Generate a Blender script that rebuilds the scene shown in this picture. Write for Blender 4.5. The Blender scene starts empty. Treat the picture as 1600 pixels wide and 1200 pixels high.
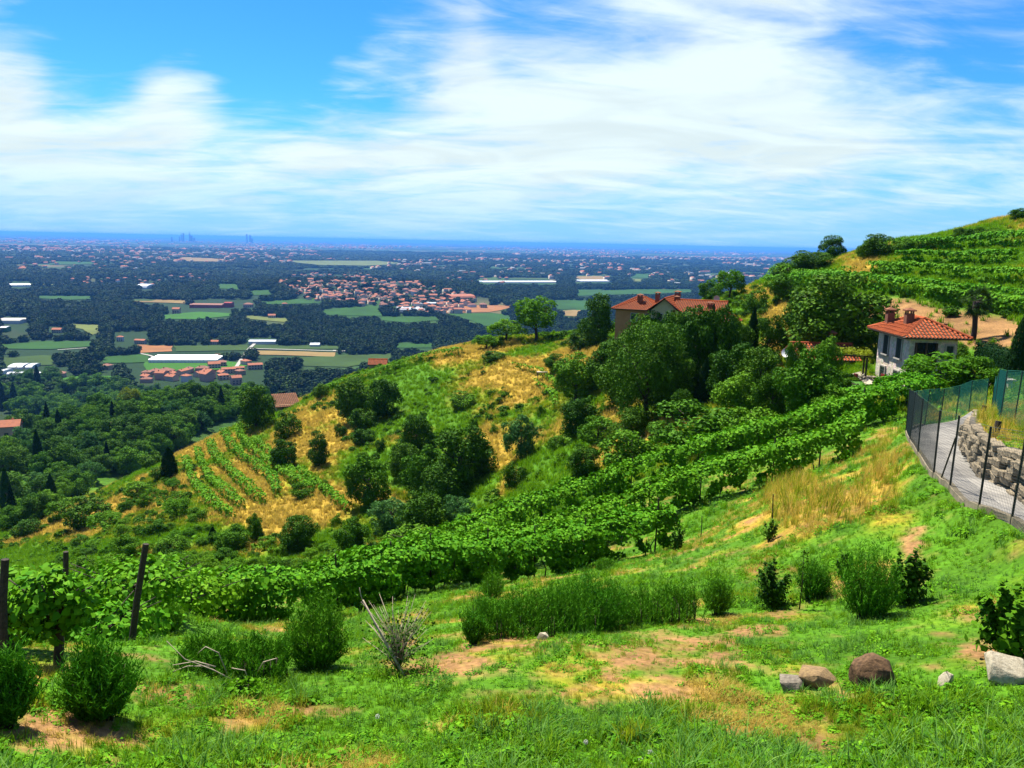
import bpy, bmesh, math, random
import numpy as np
from mathutils import Vector, Matrix

# ------------------------------------------------------------------ camera, sky, sun, exposure
SC = bpy.context.scene
COL = SC.collection
F = 1248.0                                   # focal length in photograph pixels (1600 wide)
PITCH = math.radians(10.04); ROLL = math.radians(1.2)
SUN_AZ = math.radians(-32); SUN_EL = math.radians(60)
SUN_STRENGTH = 5.0; SKY_STRENGTH = 0.05; EXPOSURE = 1.45
ALB = .62                                    # real-world base colours are low; the exposure does the rest
HAZE_DENSITY = 4.6e-5

_f = np.array([0, math.cos(PITCH), -math.sin(PITCH)])
_r0 = np.array([1., 0, 0]); _u0 = np.array([0, math.sin(PITCH), math.cos(PITCH)])
_R = math.cos(ROLL) * _r0 + math.sin(ROLL) * _u0
_U = -math.sin(ROLL) * _r0 + math.cos(ROLL) * _u0

cam = bpy.data.cameras.new('camera'); camo = bpy.data.objects.new('camera', cam); COL.objects.link(camo)
cam.sensor_width = 36; cam.lens = 36 * F / 1600; cam.clip_start = .05; cam.clip_end = 200000
camo.matrix_world = Matrix(((_R[0], _U[0], -_f[0], 0), (_R[1], _U[1], -_f[1], 0), (_R[2], _U[2], -_f[2], 0), (0, 0, 0, 1)))
SC.camera = camo
SC.view_settings.view_transform = 'Standard'; SC.view_settings.look = 'None'
SC.view_settings.exposure = EXPOSURE; SC.view_settings.gamma = 1
SC.view_settings.use_curve_mapping = False
SC.cycles.use_denoising = True
SC.cycles.max_bounces = 5; SC.cycles.diffuse_bounces = 1; SC.cycles.transparent_max_bounces = 12

def ray(px, py):
    px = np.atleast_1d(np.asarray(px, float)); py = np.atleast_1d(np.asarray(py, float))
    d = _f[None] * F + (px - 800.)[:, None] * _R + (600. - py)[:, None] * _U
    return d / np.hypot(d[:, 0], d[:, 1])[:, None]
def P(px, py, r): return (ray(px, py) * r)[0]
def proj(p):
    p = np.atleast_2d(p); z = p @ _f; zz = np.where(np.abs(z) < 1e-3, 1e-3, z)
    return 800 + F * (p @ _R) / zz, 600 - F * (p @ _U) / zz, z

def nd(nt, typ, **kw):
    n = nt.nodes.new(typ)
    for k, v in kw.items():
        if k.startswith('in_'):
            key = k[3:]; key = int(key) if key.isdigit() else key
            n.inputs[key].default_value = v
        else: setattr(n, k, v)
    return n
def lk(nt, a, b): nt.links.new(a, b)
def mathn(nt, op, a, b=None, c=None, clamp=False):
    n = nt.nodes.new('ShaderNodeMath'); n.operation = op; n.use_clamp = clamp
    for i, v in enumerate((a, b, c)):
        if v is None: continue
        if isinstance(v, (int, float)): n.inputs[i].default_value = v
        else: nt.links.new(v, n.inputs[i])
    return n.outputs[0]
def mixc(nt, fac, a, b, mode='MIX'):
    n = nt.nodes.new('ShaderNodeMix'); n.data_type = 'RGBA'; n.blend_type = mode
    for s, v in ((n.inputs[0], fac), (n.inputs[6], a), (n.inputs[7], b)):
        if isinstance(v, (int, float)): s.default_value = v
        elif isinstance(v, (tuple, list)): s.default_value = (*v[:3], 1)
        else: nt.links.new(v, s)
    return n.outputs[2]
def maprange(nt, v, a, b, c=0., d=1., interp='SMOOTHSTEP'):
    n = nt.nodes.new('ShaderNodeMapRange'); n.interpolation_type = interp
    nt.links.new(v, n.inputs[0])
    for i, q in enumerate((a, b, c, d)): n.inputs[i + 1].default_value = q
    return n.outputs[0]

def build_world():
    w = bpy.data.worlds.new('World'); SC.world = w; w.use_nodes = True
    nt = w.node_tree; nt.nodes.clear()
    out = nt.nodes.new('ShaderNodeOutputWorld'); bg = nt.nodes.new('ShaderNodeBackground')
    sky = nd(nt, 'ShaderNodeTexSky', sky_type='NISHITA', sun_disc=False)
    sky.sun_elevation = SUN_EL; sky.sun_rotation = SUN_AZ % (2 * math.pi); sky.altitude = 400
    sky.air_density = 1.0; sky.dust_density = .1; sky.ozone_density = 2.0
    tc = nt.nodes.new('ShaderNodeTexCoord'); sep = nt.nodes.new('ShaderNodeSeparateXYZ'); lk(nt, tc.outputs['Generated'], sep.inputs[0])
    z = mathn(nt, 'MAXIMUM', sep.outputs[2], 0.0); zc = mathn(nt, 'ADD', z, .15)
    u = mathn(nt, 'DIVIDE', sep.outputs[0], zc); v = mathn(nt, 'DIVIDE', sep.outputs[1], zc)
    def plane(su, sv, ou=0., ov=0., sk=0.):
        c = nt.nodes.new('ShaderNodeCombineXYZ')
        a = mathn(nt, 'ADD', mathn(nt, 'MULTIPLY', u, su), mathn(nt, 'MULTIPLY', v, sk))
        lk(nt, mathn(nt, 'ADD', a, ou), c.inputs[0]); lk(nt, mathn(nt, 'MULTIPLY_ADD', v, sv, ov), c.inputs[1]); return c.outputs[0]
    n1 = nd(nt, 'ShaderNodeTexNoise', in_Scale=1.0, in_Detail=10., in_Roughness=.60, in_Distortion=.5); lk(nt, plane(.95, 1.1, 3.1, 1.7, .12), n1.inputs['Vector'])
    n2 = nd(nt, 'ShaderNodeTexNoise', in_Scale=1.0, in_Detail=6., in_Roughness=.52, in_Distortion=.9); lk(nt, plane(1.2, 2.2, 9.4, 4.2, .5), n2.inputs['Vector'])
    dens = mathn(nt, 'ADD', mathn(nt, 'MULTIPLY_ADD', n1.outputs[0], .80, -.16), mathn(nt, 'MULTIPLY_ADD', n2.outputs[0], .50, .01))
    n3 = nd(nt, 'ShaderNodeTexNoise', in_Scale=2.2, in_Detail=8., in_Roughness=.6, in_Distortion=1.4); lk(nt, plane(1.0, 1.6, 1.3, 7.7, -.8), n3.inputs['Vector'])
    dens = mathn(nt, 'ADD', dens, mathn(nt, 'MULTIPLY_ADD', n3.outputs[0], .42, -.20))
    def blob(px, py, deg, amp, inner=0.):
        d = ray(px, py)[0]; d = d / np.linalg.norm(d)
        vd = nd(nt, 'ShaderNodeVectorMath', operation='DOT_PRODUCT'); lk(nt, tc.outputs['Generated'], vd.inputs[0]); vd.inputs[1].default_value = tuple(d)
        return maprange(nt, vd.outputs['Value'], math.cos(math.radians(deg)), math.cos(math.radians(inner)), 0, amp)
    # the clear patches and the thick banks stand where they stood that day; between them the noise goes on all round the sky
    for b in ((290, 30, 12, -.36, 3), (560, 60, 8, -.22, 1), (90, 90, 6, -.22, 1), (420, 110, 5, -.12, 1), (860, 50, 5.5, -.15, 1), (1010, 70, 4, -.07, 0), (1440, 120, 7, -.10, 1), (1580, 215, 5, -.10, 0), (1330, 85, 4, -.06, 0),
              (285, 150, 3.4, .16, 0), (50, -5, 4.0, .22, 0), (0, 118, 3.0, .12, 0), (90, 215, 9, .17, 1), (300, 235, 8, .08, 1), (700, 200, 13, .15, 2), (950, 140, 9, .13, 2), (1250, 20, 12, .17, 1), (1100, 230, 12, .10, 2), (500, 85, 2.2, .09, 0), (720, 110, 3, .08, 0), (350, 200, 8, .10, 1), (150, 235, 8, .10, 1)):
        dens = mathn(nt, 'ADD', dens, blob(*b))
    band = mathn(nt, 'MULTIPLY', maprange(nt, z, .01, .10, 0, 1), maprange(nt, z, .15, .23, .15, 0.))
    dens = mathn(nt, 'ADD', dens, band)
    cl = maprange(nt, dens, .40, .86, 0, 1)
    thin = maprange(nt, z, .0, .09, .35, 1.)
    cl = mathn(nt, 'MULTIPLY', mathn(nt, 'MULTIPLY', cl, thin), .97)
    shade = maprange(nt, n2.outputs[0], .35, .65, .90, 1.04)
    white = nt.nodes.new('ShaderNodeVectorMath'); white.operation = 'SCALE'; white.inputs[0].default_value = (6.3, 7.35, 7.45); lk(nt, shade, white.inputs['Scale'])
    hs = nd(nt, 'ShaderNodeHueSaturation'); hs.inputs['Saturation'].default_value = 1.15; hs.inputs['Value'].default_value = 1.0
    lk(nt, sky.outputs[0], hs.inputs['Color'])
    # low in the sky the air takes over
    deep = mixc(nt, 1., hs.outputs[0], (.30, .84, 1.46), 'MULTIPLY')
    air = mixc(nt, maprange(nt, z, .0, .17, .92, 0.), deep, (2.3, 4.9, 6.9))
    col = mixc(nt, cl, air, white.outputs[0])
    lk(nt, col, bg.inputs[0]); bg.inputs[1].default_value = SKY_STRENGTH
    lk(nt, bg.outputs[0], out.inputs[0])
build_world()
sl = bpy.data.lights.new('sun', 'SUN'); sl.energy = SUN_STRENGTH; sl.angle = math.radians(.53); sl.color = (1., .94, .80)
so = bpy.data.objects.new('sun', sl); COL.objects.link(so)
sd = Vector((math.sin(SUN_AZ) * math.cos(SUN_EL), math.cos(SUN_AZ) * math.cos(SUN_EL), math.sin(SUN_EL)))
so.rotation_euler = sd.to_track_quat('Z', 'Y').to_euler(); so.location = (0, 0, 60)

# ------------------------------------------------------------------ height of the land
CT = """0,1200,5.5 0,1120,6.8 0,1010,11 0,955,16 0,935,80 0,890,108 0,850,140 0,800,220 0,700,380 0,640,600
200,1200,5.6 200,1110,7 200,1010,11 200,970,15 200,918,66 200,880,80 200,830,104 200,790,125 200,755,150 200,700,300 200,640,520
400,1200,5.7 400,1060,8.5 400,1000,15 400,980,20.5 400,893,68 400,860,78 400,800,95 400,740,118 400,690,140 400,655,160 400,610,440 400,590,720
600,1200,5.7 600,1060,8.5 600,1000,12 600,965,19 600,947,24 600,842,78 600,780,90 600,700,112 600,640,133 600,600,148 600,578,156
800,1200,5.7 800,1030,9 800,960,14 800,925,21 800,912,26 800,784,70 800,740,80 800,680,96 800,600,120 800,548,140
1000,1200,5.8 1000,1050,8.6 1000,960,13.5 1000,900,20.5 1000,870,28.5 1000,700,62 1000,640,77 1000,590,92 1000,545,108
1200,1200,6 1200,1050,8.8 1200,955,13.5 1200,880,18.5 1200,840,22 1200,790,27 1200,640,60 1200,595,76 1200,540,90 1200,500,105 1200,460,125 1200,436,140
1400,1200,6.2 1400,1060,8.5 1400,950,13 1400,850,17.5 1400,780,20 1400,700,30 1360,612,64 1400,622,67 1400,500,84 1400,455,95 1400,412,115 1400,385,130
1600,1200,6.4 1600,1060,8.5 1600,960,11.5 1600,850,16 1600,560,65 1600,505,82 1600,455,95 1600,400,112 1600,348,130
1500,600,62 1500,545,74 1500,480,88 1500,430,105 1500,388,125 1300,430,120 1300,408,135 1300,590,68 1300,540,85
300,700,160 100,830,135 100,870,112 700,548,152 520,600,160 900,548,130 480,625,162 1100,560,92 1100,620,74 900,620,100 900,700,76 500,860,74"""
VROW = {'A': [(120, 945, 14.5), (250, 912, 20.5), (450, 905, 22.5), (620, 862, 24.5), (800, 848, 27), (900, 830, 28), (1050, 800, 29.5)],
        'B': [(480, 898, 29), (640, 866, 31), (800, 836, 34), (925, 798, 36), (1065, 742, 38), (1150, 715, 38), (1250, 690, 38), (1350, 652, 38)],
        'C': [(640, 852, 37), (800, 792, 43), (925, 750, 46), (1000, 720, 47), (1150, 675, 47), (1280, 640, 47), (1405, 603, 47)]}
HV = {'A': 1.55, 'B': 1.8, 'C': 1.8}
FENCE = [(1588, 843, 16.6), (1535, 812, 17.8), (1491, 778, 20), (1464, 768, 21.5), (1438, 731, 26), (1425, 710, 29.5), (1419, 695, 33), (1428, 683, 36), (1448, 674, 38.5), (1472, 667, 40), (1497, 660, 42), (1517, 652, 45), (1540, 640, 49)]
REDGE = [(1598, 770, 20), (1570, 752, 21), (1540, 735, 22.5), (1518, 724, 24.5), (1508, 712, 27), (1506, 698, 30), (1509, 686, 33.5), (1516, 674, 37.5), (1524, 663, 41)]
KT = 1.8
def _tps_fit(lam=2e-3):
    A = []
    for px, py, r in [tuple(map(float, s.split(','))) for s in CT.split()] + FENCE + REDGE:
        d = ray(px, py)[0]; A.append((math.atan2(d[0], d[1]), math.log(r), d[2]))
    for k, l in VROW.items():
        for px, py, r in l:
            d = ray(px, py)[0]; A.append((math.atan2(d[0], d[1]), math.log(r), d[2] - HV[k] / r))
    for px, r, z in [(700, 230, -48), (700, 400, -110), (500, 260, -70), (900, 220, -34), (900, 400, -95), (1100, 200, -22), (1100, 400, -85), (1300, 220, -12), (1300, 400, -75), (1500, 200, -2), (1500, 400, -60), (1600, 200, 4), (300, 250, -78), (400, 220, -60),
        (0, 40, -19), (200, 35, -16.5), (0, 25, -12.5), (200, 22, -11), (600, 45, -20), (400, 38, -17), (500, 520, -140), (800, 520, -135), (1100, 560, -125), (1500, 560, -105), (1600, 400, -50), (1600, 560, -100), (1600, 31, -6.6), (1600, 45, -7.2), (1560, 33, -6.6), (1560, 26, -6.9)]:
        d = ray(px, 600)[0]; A.append((math.atan2(d[0], d[1]), math.log(r), z / r))
    A = np.array(A); X = np.c_[A[:, 0] * KT, A[:, 1]]; n = len(X)
    d2 = ((X[:, None] - X[None]) ** 2).sum(-1); Kx = np.where(d2 > 0, .5 * d2 * np.log(d2 + 1e-20), 0) + lam * np.eye(n)
    Pm = np.c_[np.ones(n), X]; M = np.zeros((n + 3, n + 3)); M[:n, :n] = Kx; M[:n, n:] = Pm; M[n:, :n] = Pm.T
    return X, np.linalg.solve(M, np.r_[A[:, 2], 0, 0, 0])
TX, TW = _tps_fit()
def tps(a, l):
    q = np.c_[a.ravel() * KT, l.ravel()]; o = np.empty(len(q))
    for i in range(0, len(q), 20000):
        s = q[i:i + 20000]
        d2 = np.maximum((s ** 2).sum(1)[:, None] + (TX ** 2).sum(1)[None] - 2 * s @ TX.T, 1e-18)
        o[i:i + 20000] = (.5 * d2 * np.log(d2)) @ TW[:-3] + TW[-3] + s @ TW[-2:]
    return o.reshape(a.shape)
def sst(a, b, x):
    t = np.clip((x - a) / (b - a), 0, 1); return t * t * (3 - 2 * t)
def _hash(i, j, s):
    h = (i.astype(np.int64) * 374761393 + j.astype(np.int64) * 668265263 + s * 974711) & 0x7fffffff
    h = ((h ^ (h >> 13)) * 1274126177) & 0x7fffffff
    return ((h ^ (h >> 16)) & 0xffff) / 65535.
def vnoise(x, y, s=0):
    i = np.floor(x); j = np.floor(y); u = x - i; v = y - j; u = u * u * (3 - 2 * u); v = v * v * (3 - 2 * v)
    return (_hash(i, j, s) * (1 - u) + _hash(i + 1, j, s) * u) * (1 - v) + (_hash(i, j + 1, s) * (1 - u) + _hash(i + 1, j + 1, s) * u) * v
def fbm(x, y, s=0, o=4, g=.5):
    a = 1.; t = 0.; n = 0.
    for k in range(o): t = t + a * vnoise(x * 2 ** k, y * 2 ** k, s + k * 17); n += a; a *= g
    return t / n
PLAIN = -170.
EDGE_W = np.array([P(*q) for q in REDGE]); FENCE_W = np.array([P(*q) for q in FENCE])
VIL = P(575, 600, 2550.)                       # the village stands on a low rise
def polydist(x, y, pl):
    """distance to a polyline, signed side, parameter"""
    best = np.full(x.shape, 1e9); side = np.zeros(x.shape); par = np.zeros(x.shape)
    for k in range(len(pl) - 1):
        a = pl[k]; b = pl[k + 1]; dx, dy = b[0] - a[0], b[1] - a[1]; L2 = dx * dx + dy * dy
        t = np.clip(((x - a[0]) * dx + (y - a[1]) * dy) / L2, 0, 1)
        d = np.hypot(x - a[0] - t * dx, y - a[1] - t * dy); m = d < best
        best = np.where(m, d, best); side = np.where(m, np.sign(dx * (y - a[1]) - dy * (x - a[0])), side); par = np.where(m, k + t, par)
    return best, side, par
# the road's centre, laid out so that its two edges are the fence line and the foot of the stone wall
ROAD_L = [P(1760, 935, 12.6)] + [FENCE_W[i] for i in (0, 1, 2, 3, 4, 5, 6, 7, 8, 9, 10, 11)]
ROAD_R = [P(1800, 862, 15.4), EDGE_W[0], EDGE_W[1], EDGE_W[2], EDGE_W[2] * .5 + EDGE_W[3] * .5, EDGE_W[3] * .4 + EDGE_W[4] * .6, EDGE_W[5], EDGE_W[6], EDGE_W[6] * .4 + EDGE_W[7] * .6, EDGE_W[7], EDGE_W[7] * .4 + EDGE_W[8] * .6, EDGE_W[8], EDGE_W[8] + (EDGE_W[8] - EDGE_W[7]) * .8 + np.array([1.5, 0, 0])]
ROAD_L = np.array(ROAD_L); ROAD_R = np.array(ROAD_R)
WALL_PL = ROAD_R[:12].copy()
WALL_H = 1.0
def smooth_poly(pl, n):
    pl = np.asarray(pl, float); t = np.arange(len(pl)); out = []
    for s in np.linspace(0, len(pl) - 1.0001, n):
        i = int(s); u = s - i; p0 = pl[max(i - 1, 0)]; p1 = pl[i]; p2 = pl[i + 1]; p3 = pl[min(i + 2, len(pl) - 1)]
        out.append(.5 * ((2 * p1) + (p2 - p0) * u + (2 * p0 - 5 * p1 + 4 * p2 - p3) * u * u + (3 * p1 - p0 - 3 * p2 + p3) * u ** 3))
    return np.array(out)
ROAD_L = smooth_poly(ROAD_L, 60); ROAD_R = smooth_poly(ROAD_R, 60); ROAD_C = (ROAD_L + ROAD_R) / 2
ROAD_W = np.hypot(*(ROAD_L - ROAD_R)[:, :2].T) / 2
ROAD_Z = smooth_poly(np.c_[np.arange(60), np.zeros(60), (ROAD_L[:, 2] + ROAD_R[:, 2]) / 2][::6], 60)[:, 2]
ROAD_POLY = [tuple(q[:2]) for q in ROAD_L] + [tuple(q[:2]) for q in ROAD_R[::-1]]
def inpoly(x, y, poly):
    x = np.asarray(x, float); y = np.asarray(y, float); c = np.zeros(x.shape, bool); n = len(poly)
    for i in range(n):
        x1, y1 = poly[i]; x2, y2 = poly[(i + 1) % n]; m = (y1 > y) != (y2 > y)
        c ^= m & (x < (x2 - x1) * (y - y1) / (y2 - y1 + 1e-12) + x1)
    return c
def road_z(x, y):
    d, s, p = polydist(x, y, ROAD_C); i = np.clip(p.astype(int), 0, 58); u = p - i; return ROAD_Z[i] * (1 - u) + ROAD_Z[i + 1] * u
def road_dist(x, y):
    return np.where(inpoly(x, y, ROAD_POLY), 0., np.minimum(polydist(x, y, ROAD_L)[0], polydist(x, y, ROAD_R)[0]))
def H(x, y):
    x = np.asarray(x, float); y = np.asarray(y, float)
    r = np.maximum(np.hypot(x, y), .3); a = np.clip(np.arctan2(x, y), -.68, .68)
    rr = np.clip(r, 5.6, 700); z = np.full(r.shape, PLAIN); near = r < 905
    if near.any(): z[near] = tps(a[near], np.log(rr[near])) * rr[near]
    z = np.where(r < 5.6, -1.9 + (z + 1.9) * r / 5.6, z)
    # lumps and old terraces on the far ridge, unevenness close by
    lump = (fbm(x * .09, y * .09, 3, 3) - .5) * 1.6 * sst(50, 80, r) * (1 - sst(200, 350, r)) + (fbm(x * .8, y * .8, 9, 3) - .5) * .16 * (1 - sst(30, 50, r))
    z = z + lump
    z = z + (PLAIN - z) * sst(430, 900, r)
    und = (fbm(x / 700., y / 700., 21, 3) - .5) * 16 * sst(900, 1600, r) * (1 - sst(5000, 9000, r))
    z = z + und + 34 * np.exp(-((x - VIL[0]) ** 2 / 520 ** 2 + (y - VIL[1]) ** 2 / 520 ** 2))
    m = (r > 8) & (r < 75) & (x > 3)
    if m.any():
        xm, ym = x[m], y[m]; zm = z[m]
        rz = road_z(xm, ym); k = 1 - sst(.2, .8, road_dist(xm, ym))
        zm = zm + (rz - .07 - zm) * k
        d2, s2, p2 = polydist(xm, ym, WALL_PL)
        up = np.where((s2 < 0), sst(.12, .35, d2) * (1 - sst(4, 11, d2)), 0) * np.where((p2 > 0.02) & (p2 < 10.95), 1, 0) * (1 - sst(9.2, 11, p2))
        base = zm; zm = np.where(up > 0, zm * (1 - up) + (np.maximum(zm, rz) + WALL_H * (1 - .3 * sst(6, 11, p2)) - .1) * up, zm)
        z[m] = zm
    return z
def Hs(x, y): return float(H(np.array([float(x)]), np.array([float(y)]))[0])
_RS = np.exp(np.linspace(math.log(4.5), math.log(60000), 420))
def G(px, py, r0=4.5, r1=60000):
    """where the sight line through a place in the photograph meets the land"""
    rs = _RS[(_RS >= r0) & (_RS <= r1)]; d = ray(px, py)[0]
    for it in range(2):
        g = d[2] * rs - H(d[0] * rs, d[1] * rs); k = int(np.argmax(g < 0))
        if g[k] >= 0: k = len(rs) - 1
        k = max(k, 1)
        if it == 0: rs = np.linspace(rs[k - 1], rs[k], 14)
    den = g[k - 1] - g[k]
    r = rs[k - 1] + (rs[k] - rs[k - 1]) * (np.clip(g[k - 1] / den, 0, 1) if abs(den) > 1e-12 else 0)
    x, y = d[0] * r, d[1] * r
    return np.array([x, y, Hs(x, y)])
def pxm(p): return float(np.asarray(p) @ _f) / F      # metres per photograph pixel at a point

# ------------------------------------------------------------------ helpers
def to_mesh(name, V, Fc, mat=None, smooth=False, attr=None):
    me = bpy.data.meshes.new(name); V = np.asarray(V, np.float32); Fc = np.asarray(Fc, np.int32)
    k = Fc.shape[1]; me.vertices.add(len(V)); me.vertices.foreach_set('co', V.ravel())
    me.loops.add(Fc.size); me.loops.foreach_set('vertex_index', Fc.ravel())
    me.polygons.add(len(Fc)); me.polygons.foreach_set('loop_start', np.arange(0, Fc.size, k, dtype=np.int32))
    if smooth: me.polygons.foreach_set('use_smooth', np.ones(len(Fc), bool))
    if mat: me.materials.append(mat)
    me.update(calc_edges=True)
    if attr:
        for an, (typ, arr) in attr.items():
            at = me.attributes.new(an, typ, 'POINT')
            at.data.foreach_set({'FLOAT_COLOR': 'color', 'FLOAT': 'value', 'FLOAT_VECTOR': 'vector'}[typ], np.asarray(arr, np.float32).ravel())
    return me
class MB:
    """collects boxes, tubes and faces for one mesh"""
    def __init__(s): s.v = []; s.f = []
    def add(s, V, Fs):
        o = len(s.v); s.v.extend([tuple(map(float, q)) for q in V]); s.f.extend([tuple(i + o for i in f) for f in Fs]); return s
    def box(s, c, d, rz=0., M=None):
        cx, cy, cz = c; a, b, h = d[0] / 2, d[1] / 2, d[2] / 2; q = []
        for z in (-h, h):
            for x, y in ((-a, -b), (a, -b), (a, b), (-a, b)):
                xx = x * math.cos(rz) - y * math.sin(rz); yy = x * math.sin(rz) + y * math.cos(rz)
                q.append((cx + xx, cy + yy, cz + z))
        if M is not None: q = [M @ Vector(t) for t in q]
        return s.add(q, [(0, 3, 2, 1), (4, 5, 6, 7), (0, 1, 5, 4), (1, 2, 6, 5), (2, 3, 7, 6), (3, 0, 4, 7)])
    def tube(s, pts, rad, n=6, cap=True):
        pts = [np.asarray(p, float) for p in pts]; m = len(pts)
        rad = [rad] * m if isinstance(rad, (int, float)) else rad; V = []; ref = np.array([.31, .52, .79])
        for i in range(m):
            t = pts[min(i + 1, m - 1)] - pts[max(i - 1, 0)]; t = t / (np.linalg.norm(t) + 1e-9)
            a = np.cross(t, ref); a /= np.linalg.norm(a) + 1e-9; b = np.cross(t, a)
            for k in range(n):
                w = 2 * math.pi * k / n; V.append(pts[i] + rad[i] * (math.cos(w) * a + math.sin(w) * b))
        Fs = [(i * n + k, i * n + (k + 1) % n, (i + 1) * n + (k + 1) % n, (i + 1) * n + k) for i in range(m - 1) for k in range(n)]
        if cap: Fs += [tuple(range(n - 1, -1, -1)), tuple((m - 1) * n + k for k in range(n))]
        return s.add(V, Fs)
    def mesh(s, name, mat, smooth=False):
        me = bpy.data.meshes.new(name); me.from_pydata(s.v, [], s.f); me.update()
        if smooth:
            for p in me.polygons: p.use_smooth = True
        if mat: me.materials.append(mat)
        return me
def tag(o, label=None, cat=None, group=None, kind=None):
    for k, v in (('label', label), ('category', cat), ('group', group), ('kind', kind)):
        if v: o[k] = v
    return o
def obj(name, me, parent=None, loc=(0, 0, 0), rot=(0, 0, 0), sc=(1, 1, 1)):
    o = bpy.data.objects.new(name, me); COL.objects.link(o); o.location = tuple(map(float, loc)); o.rotation_euler = rot; o.scale = sc
    if parent: o.parent = parent
    return o
def thing(name, label, cat, loc, rz=0., group=None, sc=(1, 1, 1)):
    o = obj(name, None, None, loc, (0, 0, rz), sc); o.empty_display_size = .2
    return tag(o, label, cat, group)
def struct(name, me, **k): return tag(obj(name, me, **k), kind='structure')
def gn_scatter(name, pts, rot, scl, proto_mesh, label, cat=None, parent=None, kind='stuff'):
    """one object: the same small mesh set at every point (for what nobody could count)"""
    src = bpy.data.objects.new(name + '_piece', proto_mesh)
    me = bpy.data.meshes.new(name); me.vertices.add(len(pts)); me.vertices.foreach_set('co', np.asarray(pts, np.float32).ravel())
    for an, arr in (('rot', rot), ('scl', scl)):
        at = me.attributes.new(an, 'FLOAT_VECTOR', 'POINT'); at.data.foreach_set('vector', np.asarray(arr, np.float32).ravel())
    o = obj(name, me, parent); tag(o, label, cat, None, kind)
    ng = bpy.data.node_groups.new(name, 'GeometryNodeTree')
    ng.interface.new_socket('Geometry', in_out='INPUT', socket_type='NodeSocketGeometry'); ng.interface.new_socket('Geometry', in_out='OUTPUT', socket_type='NodeSocketGeometry')
    gi = ng.nodes.new('NodeGroupInput'); go = ng.nodes.new('NodeGroupOutput'); ip = ng.nodes.new('GeometryNodeInstanceOnPoints')
    oi = ng.nodes.new('GeometryNodeObjectInfo'); oi.inputs['Object'].default_value = src; oi.inputs['As Instance'].default_value = True
    na = []
    for an in ('rot', 'scl'):
        n = ng.nodes.new('GeometryNodeInputNamedAttribute'); n.data_type = 'FLOAT_VECTOR'; n.inputs['Name'].default_value = an; na.append(n)
    ng.links.new(gi.outputs[0], ip.inputs['Points']); ng.links.new(oi.outputs['Geometry'], ip.inputs['Instance'])
    er = ng.nodes.new('FunctionNodeEulerToRotation'); ng.links.new(na[0].outputs['Attribute'], er.inputs[0]); ng.links.new(er.outputs[0], ip.inputs['Rotation'])
    ng.links.new(na[1].outputs['Attribute'], ip.inputs['Scale']); ng.links.new(ip.outputs[0], go.inputs[0])
    md = o.modifiers.new('scatter', 'NODES'); md.node_group = ng
    return o

# ------------------------------------------------------------------ materials
MT = {}
def alb(c): return tuple(v * ALB for v in c[:3])
def pmat(name, col, col2=None, scale=8., rough=.8, bump=0., spec=.3, detail=8., island=False, dist=None, metal=0.):
    col2 = alb(col2 or tuple(x * .7 for x in col)); col = alb(col)
    m = bpy.data.materials.new(name); m.use_nodes = True; nt = m.node_tree; b = nt.nodes['Principled BSDF']
    b.inputs['Roughness'].default_value = rough; b.inputs['Specular IOR Level'].default_value = spec; b.inputs['Metallic'].default_value = metal
    tc = nt.nodes.new('ShaderNodeTexCoord'); n = nd(nt, 'ShaderNodeTexNoise', in_Scale=scale, in_Detail=detail, in_Roughness=.65)
    lk(nt, tc.outputs['Object'], n.inputs['Vector']); c = None
    f = maprange(nt, n.outputs[0], .3, .7)
    if island:
        g = nt.nodes.new('ShaderNodeNewGeometry'); f = mathn(nt, 'ADD', mathn(nt, 'MULTIPLY', f, .4), mathn(nt, 'MULTIPLY', g.outputs['Random Per Island'], .6))
    lk(nt, mixc(nt, f, col, col2), b.inputs['Base Color'])
    if bump:
        bp = nd(nt, 'ShaderNodeBump', in_Strength=bump); bp.inputs['Distance'].default_value = .05; lk(nt, n.outputs[0], bp.inputs['Height']); lk(nt, bp.outputs[0], b.inputs['Normal'])
    MT[name] = m; return m
def leafmat(name, c1, c2, trans=.14, rough=.65, spec=.05, objvar=.30):
    c1 = alb(c1); c2 = alb(c2)
    m = bpy.data.materials.new(name); m.use_nodes = True; nt = m.node_tree; b = nt.nodes['Principled BSDF']; out = nt.nodes['Material Output']
    g = nt.nodes.new('ShaderNodeNewGeometry'); oi = nt.nodes.new('ShaderNodeObjectInfo')
    c = mixc(nt, g.outputs['Random Per Island'], c1, c2)
    hs = nt.nodes.new('ShaderNodeHueSaturation'); lk(nt, c, hs.inputs['Color'])
    lk(nt, maprange(nt, oi.outputs['Random'], 0, 1, 1 - objvar, 1 + objvar, 'LINEAR'), hs.inputs['Value'])
    lk(nt, maprange(nt, oi.outputs['Random'], 0, 1, .512, .490, 'LINEAR'), hs.inputs['Hue'])
    b.inputs['Roughness'].default_value = rough; b.inputs['Specular IOR Level'].default_value = spec
    lk(nt, hs.outputs[0], b.inputs['Base Color'])
    t = nt.nodes.new('ShaderNodeBsdfTranslucent'); lk(nt, mixc(nt, .5, hs.outputs[0], (c1[0] * 1.8, c1[1] * 1.6, c1[2] * .8)), t.inputs[0])
    mx = nt.nodes.new('ShaderNodeMixShader'); mx.inputs[0].default_value = trans
    lk(nt, b.outputs[0], mx.inputs[1]); lk(nt, t.outputs[0], mx.inputs[2]); lk(nt, mx.outputs[0], out.inputs[0])
    MT[name] = m; return m
leafmat('leaf_mid', (.045, .155, .004), (.135, .320, .008))
leafmat('leaf_dark', (.026, .092, .004), (.092, .230, .007), trans=.11, objvar=.25)
leafmat('leaf_light', (.080, .240, .006), (.150, .350, .009), trans=.28, objvar=.2)
leafmat('leaf_blue', (.045, .150, .028), (.080, .220, .050), trans=.25)
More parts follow.
